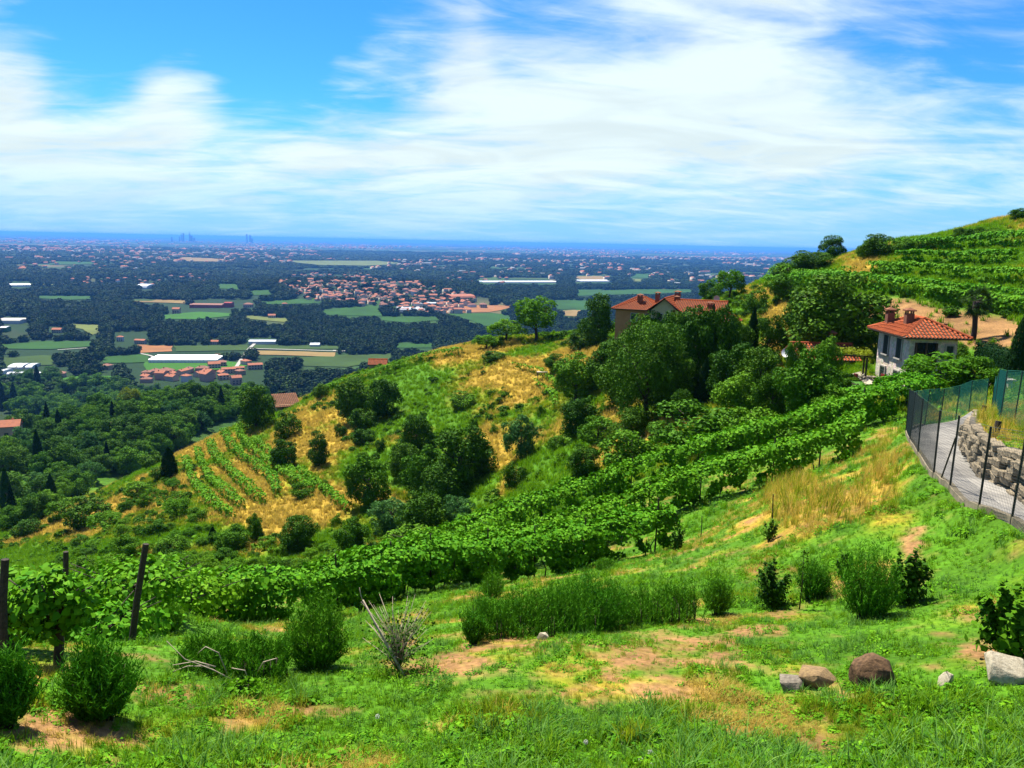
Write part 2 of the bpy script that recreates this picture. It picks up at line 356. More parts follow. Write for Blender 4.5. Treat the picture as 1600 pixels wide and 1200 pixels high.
leafmat('leaf_yellow', (.20, .28, .012), (.26, .32, .02), trans=.3, objvar=.1)
leafmat('leaf_cypress', (.008, .040, .006), (.018, .065, .010), trans=.1, objvar=.2)
leafmat('leaf_vine', (.065, .240, .004), (.175, .420, .008), trans=.14, objvar=.08)
leafmat('leaf_rosemary', (.042, .185, .005), (.140, .380, .014), trans=.12, objvar=.12)
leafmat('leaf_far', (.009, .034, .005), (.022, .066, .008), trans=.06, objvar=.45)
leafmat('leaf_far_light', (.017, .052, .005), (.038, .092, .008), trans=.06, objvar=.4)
leafmat('grass_green', (.115, .310, .007), (.240, .440, .014), trans=.40, objvar=.30)
leafmat('grass_pale', (.10, .30, .035), (.19, .38, .075), trans=.3, objvar=.2)
leafmat('grass_dry', (.50, .38, .06), (.70, .55, .14), trans=.45, objvar=.25)
leafmat('grass_lime', (.21, .32, .012), (.34, .39, .02), trans=.4, objvar=.3)
leafmat('weed_leaf', (.09, .29, .006), (.17, .42, .012), trans=.25, objvar=.3)
leafmat('palm_leaf', (.022, .060, .006), (.060, .120, .012), trans=.12, objvar=.0)
leafmat('flower_red', (.55, .04, .008), (.75, .12, .02), trans=.2, objvar=.1)
pmat('bark', (.085, .060, .040), (.045, .032, .022), 14, .9, .4)
pmat('twig', (.62, .52, .38), (.40, .32, .22), 20, .9)
pmat('old_wood', (.075, .055, .038), (.030, .024, .018), 30, .9, .5)
pmat('post_paint', (.012, .016, .014), (.02, .025, .02), 20, .5)
# ------------------------------------------------------------------ the ground sheet
# dry (gold) and bare (soil) patches: px, py, half width, half height, amount
DRYS = [(500, 700, 40, 30, .9), (540, 645, 30, 40, .9), (480, 650, 30, 20, .6), (720, 550, 70, 14, 1.3), (780, 585, 70, 25, .8), (830, 610, 40, 30, .9), (760, 680, 40, 40, .8), (790, 735, 25, 45, 1.), (870, 560, 30, 14, .9),
        (915, 552, 45, 14, 1.2), (520, 770, 50, 25, .8), (330, 675, 30, 25, .8), (290, 705, 30, 15, 1.), (280, 750, 40, 25, .5), (395, 735, 75, 55, .50), (350, 800, 80, 35, .7), (440, 805, 60, 28, .9), (500, 800, 40, 25, .6), (20, 852, 30, 10, .8), (90, 830, 60, 25, .5), (170, 790, 60, 30, .7), (130, 815, 60, 25, .6), (230, 800, 50, 30, .6), (250, 850, 60, 25, .4),
        (880, 640, 20, 40, .5), (960, 640, 30, 40, .5), (950, 720, 40, 30, .5), (1040, 680, 25, 25, .9), (1215, 520, 25, 50, 1.2), (1345, 420, 28, 20, 1.3), (1590, 350, 40, 16, .5), (1180, 455, 30, 15, .7),
        (1300, 800, 110, 28, 1.1), (1380, 740, 40, 60, .9), (1180, 830, 90, 18, .5), (1260, 770, 60, 40, .9), (1410, 840, 40, 40, .6), (1555, 670, 60, 30, 1.1), (1480, 655, 60, 12, .5), (630, 680, 20, 20, .3), (700, 620, 40, 20, .4), (450, 710, 30, 20, .7), (590, 770, 30, 20, .4)]
GREENS = [(660, 620, 45, 25, .7), (690, 660, 45, 20, .6), (600, 715, 40, 25, .6), (640, 590, 40, 12, .4), (850, 550, 40, 10, .5), (860, 760, 60, 30, .8), (800, 800, 80, 20, .6), (60, 895, 70, 40, 1.), (250, 820, 80, 40, .5), (130, 880, 60, 40, .4), (1470, 850, 60, 50, .7), (1480, 425, 140, 45, .55), (1250, 440, 80, 12, .4)]
SOILS = [(1480, 508, 120, 24, 2.0), (1400, 482, 60, 18, 1.7), (1560, 532, 60, 20, 1.7), (60, 1165, 130, 22, .55), (290, 1085, 80, 26, .75), (100, 1120, 60, 14, .5), (690, 1045, 70, 26, .8), (640, 1010, 40, 22, .6), (860, 1005, 90, 12, .7), (1060, 1000, 90, 18, .55), (1130, 1035, 60, 16, .55), (1180, 990, 60, 14, .5), (1530, 1015, 50, 18, .8), (1335, 1085, 40, 14, .7),
         (250, 1025, 60, 12, .45), (540, 1100, 60, 16, .45), (480, 1060, 70, 16, .55), (1430, 870, 20, 40, .8), (1415, 830, 16, 30, .5), (1000, 1035, 60, 14, .5), (780, 635, 25, 40, .4), (815, 650, 20, 30, .5), (520, 740, 40, 10, .4), (60, 1100, 40, 20, .4), (1560, 965, 40, 10, .5)]
def gsum(px, py, L):
    t = np.zeros(px.shape)
    for x, y, a, b, w in L: t += w * np.exp(-((px - x) / a) ** 2 - ((py - y) / b) ** 2)
    return t
def ground_state(x, y, z):
    """how dry, how bare: for ground and grass alike"""
    r = np.hypot(x, y); px, py, d = proj(np.c_[x, y, z]); px = np.where(d > .5, px, -999); py = np.where(d > .5, py, -999)
    n1 = fbm(x * .16, y * .16, 31, 4); n2 = fbm(x * .9, y * .9, 41, 4); n3 = fbm(x * .03, y * .03, 51, 3)
    nn = np.where(r < 45, n2, n1 * .7 + n2 * .3)
    mid = sst(48, 62, r) * (1 - sst(180, 240, r))
    dry = gsum(px, py, DRYS) - gsum(px, py, GREENS) + (nn - .5) * 2.6 + .26 * mid - .06 + .16 * (r < 30)
    soil = 1.05 * gsum(px, py, SOILS) + (nn - .5) * 1.9 - .11 + (fbm(x * 3.4, y * 3.4, 57, 3) - .5) * 1.5 * (r < 45)
    soil = np.where(r < 45, soil, soil - .40)
    return np.clip(dry, 0, 1.2), np.clip(soil * 1.5, 0, 1), px, py, r
def ramp(t, stops):
    t = np.clip(t, 0, 1); out = np.zeros(t.shape + (3,)); xs = [s[0] for s in stops]
    for k in range(3): out[..., k] = np.interp(t, xs, [s[1][k] for s in stops])
    return out
def build_ground():
    az = np.radians(np.r_[np.linspace(-180, -62, 14)[:-1], np.linspace(-62, -36, 22)[:-1], np.linspace(-36, 36, 400), np.linspace(36, 62, 22)[1:], np.linspace(62, 180, 14)[1:]])[:-1]
    rs = np.r_[np.exp(np.linspace(math.log(.6), math.log(5), 24))[:-1], np.exp(np.linspace(math.log(5), math.log(260), 380))[:-1], np.exp(np.linspace(math.log(260), math.log(6000), 110))[:-1], np.exp(np.linspace(math.log(6000), math.log(90000), 40))]
    na, nr = len(az), len(rs); A, Rr = np.meshgrid(az, rs)
    x = (np.sin(A) * Rr).ravel(); y = (np.cos(A) * Rr).ravel(); z = H(x, y)
    V = np.c_[x, y, z]; i, j = np.meshgrid(np.arange(nr - 1), np.arange(na), indexing='ij'); j2 = (j + 1) % na
    Fc = np.stack([i * na + j, (i + 1) * na + j, (i + 1) * na + j2, i * na + j2], -1).reshape(-1, 4)[:, ::-1]
    dry, soil, px, py, r = ground_state(x, y, z)
    c = ramp(dry, [(0, (.075, .200, .007)), (.3, (.115, .220, .009)), (.55, (.22, .25, .014)), (.8, (.36, .28, .026)), (1, (.44, .29, .036))])
    sc = np.array([.30, .165, .065]) * (0.8 + .4 * fbm(x * 2, y * 2, 71, 3))[:, None]
    c = c + (sc - c) * soil[:, None]
    # the plain: meadow, stubble and scrub seen between the woods, a patchwork of plots
    gx, gy = x / 190. + .35 * fbm(x / 400., y / 400., 5), y / 240. + .35 * fbm(x / 300., y / 300., 6)
    ph = _hash(np.floor(gx), np.floor(gy), 77)
    pc = ramp(ph, [(0, (.018, .060, .008)), (.45, (.028, .088, .010)), (.7, (.045, .105, .014)), (.85, (.10, .11, .03)), (1, (.16, .12, .05))])
    dk = np.array([.012, .040, .008]); wood = sst(.40, .55, fbm(x / 900., y / 900., 91, 4))
    pc = pc + (dk - pc) * (wood * .9)[:, None]
    town = sst(.56, .72, fbm(x / 1500., y / 1500., 95, 4)) * sst(3500, 6000, r)
    pc = pc + (np.array([.30, .27, .25]) - pc) * (town * .15)[:, None]
    k = sst(420, 800, r)[:, None]; hill = sst(230, 330, r)[:, None]
    c = c + (np.array([.028, .085, .012]) - c) * hill * (1 - k)
    c = c * (1 - k) + pc * k
    col = np.c_[c * ALB, np.ones(len(c))]
    me = to_mesh('ground', V, Fc, None, True, {'gcol': ('FLOAT_COLOR', col)})
    m = bpy.data.materials.new('ground'); m.use_nodes = True; nt = m.node_tree; b = nt.nodes['Principled BSDF']
    b.inputs['Roughness'].default_value = .95; b.inputs['Specular IOR Level'].default_value = .1
    at = nd(nt, 'ShaderNodeAttribute', attribute_name='gcol'); tc = nt.nodes.new('ShaderNodeTexCoord')
    n1 = nd(nt, 'ShaderNodeTexNoise', in_Scale=.35, in_Detail=13., in_Roughness=.72); lk(nt, tc.outputs['Object'], n1.inputs['Vector'])
    n2 = nd(nt, 'ShaderNodeTexNoise', in_Scale=9., in_Detail=8., in_Roughness=.75); lk(nt, tc.outputs['Object'], n2.inputs['Vector'])
    f = mathn(nt, 'MULTIPLY', maprange(nt, n1.outputs[0], .30, .70, .45, 1.5, 'LINEAR'), maprange(nt, n2.outputs[0], .3, .7, .45, 1.5, 'LINEAR'))
    vs = nd(nt, 'ShaderNodeVectorMath', operation='SCALE'); lk(nt, at.outputs['Color'], vs.inputs[0]); lk(nt, f, vs.inputs['Scale'])
    lk(nt, vs.outputs[0], b.inputs['Base Color'])
    bp = nd(nt, 'ShaderNodeBump', in_Strength=.6); bp.inputs['Distance'].default_value = .08; lk(nt, n1.outputs[0], bp.inputs['Height']); lk(nt, bp.outputs[0], b.inputs['Normal'])
    me.materials.append(m); struct('ground', me)
build_ground()

# ------------------------------------------------------------------ fields on the plain
def C1(s): return [(a / 2.963, 350 + b / 2.963) for a, b in s]
def C2(s): return [(400 + a / 2.963, 350 + b / 2.963) for a, b in s]
def C3(s): return [(900 + a / 4.137, 350 + b / 4.137) for a, b in s]
GRN = (.026, .092, .006); BRT = (.042, .150, .006); OLV = (.040, .082, .010); TAN = (.25, .17, .06); BRN = (.32, .14, .05); PAL = (.13, .16, .035)
FIELDS = [
 (C1([(0, 560), (200, 545), (440, 545), (440, 568), (230, 582), (0, 578)]), GRN), (C1([(0, 622), (200, 610), (262, 615), (240, 655), (0, 665)]), OLV),
 (C1([(455, 620), (690, 598), (690, 642), (600, 645), (480, 645)]), GRN), (C1([(635, 560), (800, 565), (800, 592), (640, 600)]), BRN), (C1([(800, 565), (1150, 562), (1150, 587), (810, 592)]), OLV),
 (C1([(668, 640), (970, 630), (1180, 650), (1090, 675), (690, 690)]), BRT), (C1([(740, 425), (920, 408), (1080, 415), (1080, 428), (900, 442), (750, 442)]), BRT), (C1([(1080, 420), (1340, 440), (1330, 457), (1160, 442)]), PAL),
 (C1([(600, 350), (870, 355), (870, 371), (780, 366), (620, 363)]), TAN), (C1([(165, 333), (400, 336), (520, 344), (330, 352), (170, 345)]), GRN), (C1([(280, 463), (470, 470), (470, 500), (430, 515), (380, 490)]), PAL),
 (C1([(255, 720), (380, 705), (520, 705), (525, 740), (330, 768), (270, 745)]), BRT), (C1([(140, 715), (200, 735), (190, 795), (150, 755)]), BRT), (C1([(1165, 560), (1600, 568), (1600, 580), (1165, 582)]), OLV),
 (C1([(1180, 588), (1560, 597), (1540, 616), (1180, 607)]), TAN), (C1([(1380, 620), (1600, 610), (1600, 645), (1400, 655)]), OLV), (C1([(1150, 310), (1262, 304), (1255, 328), (1160, 332)]), GRN), (C1([(1205, 360), (1480, 344), (1500, 362), (1330, 374), (1220, 372)]), GRN),
 (C1([(820, 153), (1050, 163), (1040, 176), (860, 173)]), TAN), (C1([(215, 173), (450, 177), (440, 187), (230, 190)]), GRN), (C1([(1000, 278), (1110, 282), (1100, 305), (1010, 300)]), GRN), (C1([(130, 277), (260, 280), (250, 286), (140, 286)]), PAL),
 (C1([(600, 348), (730, 350), (700, 358), (610, 358)]), OLV), (C1([(1480, 405), (1600, 388), (1600, 418), (1520, 424)]), GRN),
 (C2([(120, 170), (560, 171), (670, 182), (500, 194), (290, 191)]), PAL), (C2([(865, 383), (1130, 378), (1195, 385), (1080, 410), (868, 414)]), BRN), (C2([(575, 430), (830, 430), (858, 447), (700, 458), (590, 448)]), GRN),
 (C2([(300, 412), (430, 388), (565, 382), (585, 428), (400, 424)]), GRN), (C2([(870, 418), (1090, 412), (1190, 430), (1160, 480), (1060, 475), (1000, 448)]), GRN),
 (C2([(150, 350), (305, 343), (300, 368), (160, 372)]), GRN), (C2([(200, 620), (640, 600), (640, 625), (420, 665), (200, 660)]), OLV), (C2([(1370, 353), (1560, 356), (1560, 392), (1385, 397)]), GRN), (C2([(1420, 403), (1505, 398), (1490, 430), (1430, 427)]), TAN),
 (C2([(1470, 243), (1600, 243), (1600, 262), (1500, 258)]), TAN), (C2([(640, 555), (830, 557), (830, 575), (640, 575)]), GRN), (C2([(1480, 305), (1600, 305), (1600, 317), (1490, 315)]), GRN),
 (C3([(365, 323), (495, 323), (485, 352), (368, 350)]), GRN), (C3([(105, 338), (245, 343), (175, 370), (105, 362)]), TAN), (C3([(0, 433), (360, 424), (750, 424), (750, 442), (360, 457), (0, 467)]), GRN), (C3([(0, 503), (140, 493), (110, 552), (0, 562)]), GRN), (C3([(835, 318), (925, 322), (900, 345), (830, 345)]), OLV), (C3([(340, 355), (450, 358), (440, 375), (345, 372)]), PAL)]
FPOLY = [f[0] for f in FIELDS]
def field_material(i, c):
    m = bpy.data.materials.new('field'); m.use_nodes = True; nt = m.node_tree; b = nt.nodes['Principled BSDF']; b.inputs['Roughness'].default_value = .95; b.inputs['Specular IOR Level'].default_value = .1
    tc = nt.nodes.new('ShaderNodeTexCoord'); n = nd(nt, 'ShaderNodeTexNoise', in_Scale=.012, in_Detail=9., in_Roughness=.65); lk(nt, tc.outputs['Object'], n.inputs['Vector'])
    mp = nt.nodes.new('ShaderNodeMapping'); mp.inputs['Rotation'].default_value = (0, 0, i * 1.7); lk(nt, tc.outputs['Object'], mp.inputs['Vector'])
    wv = nd(nt, 'ShaderNodeTexWave', in_Scale=.05, in_Distortion=2.5, in_Detail=3.); lk(nt, mp.outputs[0], wv.inputs['Vector'])
    f = mathn(nt, 'ADD', mathn(nt, 'MULTIPLY', maprange(nt, n.outputs[0], .3, .7), .75), mathn(nt, 'MULTIPLY', wv.outputs['Fac'], .25))
    lk(nt, mixc(nt, f, tuple(v * .72 * ALB for v in c), tuple(v * 1.25 * ALB for v in c)), b.inputs['Base Color']); return m
def build_fields():
    fm = {}
    for i, (poly, c) in enumerate(FIELDS):
        key = (c, i % 2)
        if key not in fm: fm[key] = field_material(i, c)
        W = [G(px, py, 300, 30000) for px, py in poly]; bm = bmesh.new()
        cen = np.mean([w[:2] for w in W], 0); vs = []
        n = len(W)
        for k in range(n):                       # soft corners, edge points every few metres
            a, b = W[k], W[(k + 1) % n]
            for u in (0, .2, .4, .6, .8):
                p = a * (1 - u) + b * u; j = (vnoise(np.array([p[0] / 40.]), np.array([p[1] / 40.]), 8)[0] - .5) * .05 * np.linalg.norm(W[0] - W[n // 2])
                q = p[:2] + (p[:2] - cen) / (np.linalg.norm(p[:2] - cen) + 1) * j; vs.append(q)
        ring = [vs]
        for s in (.8, .6, .4, .2): ring.append([cen + (q - cen) * s for q in vs])
        lift = .5 + np.linalg.norm(cen) * .00035
        bv = [[bm.verts.new((q[0], q[1], Hs(q[0], q[1]) + lift)) for q in rg] for rg in ring]
        cv = bm.verts.new((cen[0], cen[1], Hs(*cen) + lift)); m_ = len(vs)
        for a in range(len(bv) - 1):
            for k in range(m_): bm.faces.new((bv[a][k], bv[a][(k + 1) % m_], bv[a + 1][(k + 1) % m_], bv[a + 1][k]))
        for k in range(m_): bm.faces.new((bv[-1][k], bv[-1][(k + 1) % m_], cv))
        bmesh.ops.recalc_face_normals(bm, faces=bm.faces)
        me = bpy.data.meshes.new('field'); bm.to_mesh(me); bm.free(); me.materials.append(fm[key])
        if me.polygons[0].normal.z < 0: me.flip_normals()
        struct('field', me)
build_fields()

# ------------------------------------------------------------------ concrete road, its kerb, country lanes
pmat('concrete', (.44, .41, .37), (.23, .215, .20), .9, .9, .15, detail=12)
pmat('kerb', (.30, .25, .16), (.18, .15, .10), 5, .9, .4)
pmat('lane', (.45, .43, .38), (.36, .34, .30), .2, .9)
def build_road():
    n = 60; w = 9; V = []
    for i in range(n):
        for k in range(w):
            u = k / (w - 1); p = ROAD_L[i] * (1 - u) + ROAD_R[i] * u
            V.append((p[0], p[1], float(road_z(np.array([p[0]]), np.array([p[1]]))[0]) - .02 * abs(u - .5)))
    Fc = [(i * w + k, (i + 1) * w + k, (i + 1) * w + k + 1, i * w + k + 1) for i in range(n - 1) for k in range(w - 1)]
    me = to_mesh('road', V, np.array(Fc), MT['concrete'], True)
    if me.polygons[0].normal.z < 0: me.flip_normals()
    struct('road', me)
    mb = MB()
    L = ROAD_L[:44].copy()
    for i in range(len(L)):
        d = ROAD_L[min(i + 1, 59)] - ROAD_L[max(i - 1, 0)]; d = d[:2] / np.linalg.norm(d[:2]); nrm = np.array([-d[1], d[0]])
        if nrm @ (ROAD_C[i] - ROAD_L[i])[:2] > 0: nrm = -nrm
        z = float(road_z(L[i][:1], L[i][1:2])[0]); h = .07 + .012 * math.sin(i * 1.7)
        a = L[i][:2]; b = a + nrm * (.13 + .012 * math.sin(i * 2.3))
        mb.add([(a[0], a[1], z - .3), (a[0], a[1], z + h), (b[0], b[1], z + h), (b[0], b[1], z - .5)], [])
    for i in range(len(L) - 1):
        for k in range(3): mb.f.append((i * 4 + k, i * 4 + k + 1, i * 4 + 5 + k, i * 4 + 4 + k))
    struct('kerb', mb.mesh('kerb', MT['kerb']))
    for pts, wd in (([(398, 538), (386, 550), (378, 562), (366, 580)], 5), ([(520, 549), (580, 551), (640, 553)], 7), ([(688, 502), (692, 490), (700, 478)], 6), ([(90, 548), (160, 545), (230, 556), (240, 562)], 4), ([(390, 546), (470, 548), (560, 551)], 5)):
        W = smooth_poly([G(a, b, 300, 30000) for a, b in pts], 24); V = []
        for i in range(24):
            d = W[min(i + 1, 23)] - W[max(i - 1, 0)]; nn = np.array([-d[1], d[0]]) / np.hypot(d[0], d[1]) * wd / 2
            for s in (-1, 1): V.append((W[i][0] + s * nn[0], W[i][1] + s * nn[1], Hs(W[i][0], W[i][1]) + 1.6))
        me = to_mesh('country_lane', V, np.array([(2 * i, 2 * i + 2, 2 * i + 3, 2 * i + 1) for i in range(23)]), MT['lane'])
        if me.polygons[0].normal.z < 0: me.flip_normals()
        struct('country_lane', me)
build_road()
def build_haze():
    bm = bmesh.new(); bmesh.ops.create_cube(bm, size=1)
    for v in bm.verts: v.co = (v.co.x * 190000, v.co.y * 190000, -182 if v.co.z < 0 else 40)
    me = bpy.data.meshes.new('haze'); bm.to_mesh(me); bm.free()
    m = bpy.data.materials.new('haze'); m.use_nodes = True; nt = m.node_tree; nt.nodes.clear()
    o = nt.nodes.new('ShaderNodeOutputMaterial'); v = nt.nodes.new('ShaderNodeVolumePrincipled')
    v.inputs['Color'].default_value = (.10, .34, .90, 1); v.inputs['Density'].default_value = HAZE_DENSITY; v.inputs['Anisotropy'].default_value = .1
    v.inputs['Density Attribute'].default_value = ''; v.inputs['Color Attribute'].default_value = ''; v.inputs['Temperature Attribute'].default_value = ''
    m.cycles.homogeneous_volume = True
    lk(nt, v.outputs[0], o.inputs['Volume']); me.materials.append(m)
    tag(obj('haze', me), 'thin blue summer haze lying over the far plain', 'haze', None, 'stuff')
build_haze()
# ------------------------------------------------------------------ foliage builders
def unit(v): return v / (np.linalg.norm(v, axis=-1, keepdims=True) + 1e-9)
def leaf_faces(Pp, N, size, rng, asp=.62, tilt=.55, lobed=False):
    """leaf-sized faces at points Pp, roughly facing N"""
    n = len(Pp); N = unit(N + rng.normal(0, tilt, (n, 3))); t = unit(np.cross(N, rng.normal(0, 1, (n, 3)))); b = np.cross(N, t)
    s = (size * rng.uniform(.7, 1.3, n))[:, None]
    if lobed:
        sh = [(-.5, 0), (-.25, -.48), (.12, -.34), (.55, 0), (.12, .34), (-.25, .48)]
        V = np.stack([Pp + s * (a * t + c * b) - N * s * .12 * abs(c) * 2 for a, c in sh], 1).reshape(-1, 3); return V, np.arange(n * 6).reshape(n, 6)
    V = np.stack([Pp - t * s * .5, Pp - b * s * asp * .5 + N * s * .1, Pp + t * s * .5, Pp + b * s * asp * .5 + N * s * .1], 1).reshape(-1, 3)
    return V, np.arange(n * 4).reshape(n, 4)
def sph(rng, n): return unit(rng.normal(0, 1, (n, 3)))
def clump_crown(seed, nc, nl, leaf, zc=.56, rx=.36, rz=.40, cr=(.12, .19), low=-.75, tilt=.55, shape=None, lobed=False):
    rng = np.random.default_rng(seed); C = []
    while len(C) < nc:
        d = sph(rng, 1)[0]
        if d[2] < low: continue
        k = rng.uniform(.45, 1.02); e = 1 + .28 * (rng.random() - .5)
        C.append((d[0] * rx * k * e, d[1] * rx * k * e, zc + d[2] * rz * k))
    C = np.array(C)
    if shape is not None: C = shape(C, rng)
    rc = rng.uniform(cr[0], cr[1], nc); idx = rng.integers(0, nc, nl); d = sph(rng, nl); out = unit(C - np.array([0, 0, zc]))
    d = unit(d + .55 * out[idx] + np.array([0, 0, .25])); pos = C[idx] + d * (rc[idx] * rng.uniform(.6, 1.06, nl))[:, None]
    return leaf_faces(pos, d, leaf, rng, tilt=tilt, lobed=lobed)
def trunk_mesh(seed, top=.62, r=.028, nb=7, mat='bark', spread=.26, z0=.25):
    rng = random.Random(seed); mb = MB()
    pts = [(0, 0, -.04), (rng.uniform(-.01, .01), rng.uniform(-.01, .01), .12), (rng.uniform(-.03, .03), rng.uniform(-.03, .03), .34), (rng.uniform(-.04, .04), rng.uniform(-.04, .04), top)]
    mb.tube(pts, [r * 1.35, r, r * .75, r * .3], 7)
    for k in range(nb):
        a = k * 2.4 + rng.random(); z = z0 + (top - z0) * k / nb; l = spread * rng.uniform(.7, 1.2)
        b0 = np.array([0, 0, z]); b1 = b0 + np.array([math.cos(a) * l * .5, math.sin(a) * l * .5, .10]); b2 = b0 + np.array([math.cos(a) * l, math.sin(a) * l, .24])
        mb.tube([b0, b1, b2], [r * .5, r * .33, r * .12], 5)
    return mb.mesh('trunk', MT[mat], True)
def spruce_crown(seed, nl, leaf):
    rng = np.random.default_rng(seed); z = rng.uniform(.06, 1, nl) ** .85; a = rng.uniform(0, 6.283, nl); tier = .5 + .5 * np.cos(z * 62 + np.cos(a * 3) * 1.2)
    r = (1 - z) ** .85 * .40 * (.62 + .38 * tier) * rng.uniform(.55, 1, nl) ** .5 + .012
    pos = np.c_[np.cos(a) * r, np.sin(a) * r, z - r * .18]; nrm = np.c_[np.cos(a) * .5, np.sin(a) * .5, np.full(nl, .75)]
    return leaf_faces(pos, nrm, leaf, rng, .4, .4)
def cypress_crown(seed, nl, leaf):
    rng = np.random.default_rng(seed); z = rng.uniform(.02, 1, nl); a = rng.uniform(0, 6.283, nl)
    prof = np.minimum(1, (z / .16) ** .6) * (1 - z ** 2.6) ** .8
    r = .46 * prof * (rng.uniform(.35, 1, nl) ** .35) * (.82 + .3 * vnoise(a * 2.2, z * 14, seed)); pos = np.c_[np.cos(a) * r, np.sin(a) * r, z * .99]
    return leaf_faces(pos, np.c_[np.cos(a), np.sin(a), np.full(nl, .35)], leaf, rng, .5, .4)
def flat_top(C, rng):
    C = C.copy(); C[:, 2] = .2 + (C[:, 2] - .2) * .95; return C
KINDS = {}
leafmat('leaf_fine', (.028, .105, .004), (.085, .225, .008), objvar=.05)
def kind(name, mat, variants, trunk=True, tr=.028):
    KINDS[name] = [(to_mesh('crown', V, Fc, MT[mat]), trunk_mesh(i * 7 + len(name), r=tr) if trunk else None) for i, (V, Fc) in enumerate(variants)]
kind('round', 'leaf_mid', [clump_crown(s, 52, 8500, .044, zc=.52, rx=.37, rz=.44, low=-.92) for s in (1, 2, 3)])
kind('dark', 'leaf_dark', [clump_crown(s, 50, 9000, .042, rx=.37, rz=.47, zc=.49, low=-.99) for s in (11, 12, 13)])
kind('light', 'leaf_light', [clump_crown(s, 40, 3800, .046, zc=.60, rz=.36, cr=(.09, .15), low=-.6) for s in (21, 22)])
kind('fine', 'leaf_fine', [clump_crown(s, 100, 17000, .022, rz=.50, zc=.44, low=-1.1, cr=(.09, .15)) for s in (31,)])
kind('bush', 'leaf_mid', [clump_crown(s, 34, 4200, .056, zc=.38, rx=.39, rz=.46, low=-.98, cr=(.13, .21)) for s in (41, 42, 43)], tr=.02)
kind('darkbush', 'leaf_dark', [clump_crown(s, 34, 4400, .055, zc=.38, rx=.39, rz=.46, low=-.98, cr=(.13, .21)) for s in (44, 45)], tr=.02)
kind('blue', 'leaf_blue', [clump_crown(s, 60, 5200, .046, zc=.48, rx=.38, rz=.46, cr=(.07, .14), low=-.95, tilt=.8) for s in (51, 52)])
kind('yellow', 'leaf_yellow', [clump_crown(s, 46, 4200, .048) for s in (61,)])
kind('spruce', 'leaf_cypress', [spruce_crown(s, 5200, .055) for s in (71, 72)], tr=.018)
kind('cypress', 'leaf_cypress', [cypress_crown(s, 3600, .075) for s in (81, 82)], tr=.03)
NT = [0]
def tree(px, py, wpx, hpx, kd, label, group=None, name='tree', cat='tree', at=None, var=None):
    """a tree whose foot meets the land where the photograph shows it"""
    p = G(px, py, 30, 20000) if at is None else np.asarray(at, float)
    m = pxm(p); NT[0] += 1; v = KINDS[kd]; cm, tm = v[(NT[0] if var is None else var) % len(v)]
    k = 1.2
    t = thing(name, label, cat, (p[0], p[1], p[2] - .03 * hpx * m), (NT[0] * 2.399) % 6.283, group, (wpx * m * k, wpx * m * k, hpx * m * 1.03))
    if tm: obj('trunk', tm, t)
    obj('crown', cm, t); return t
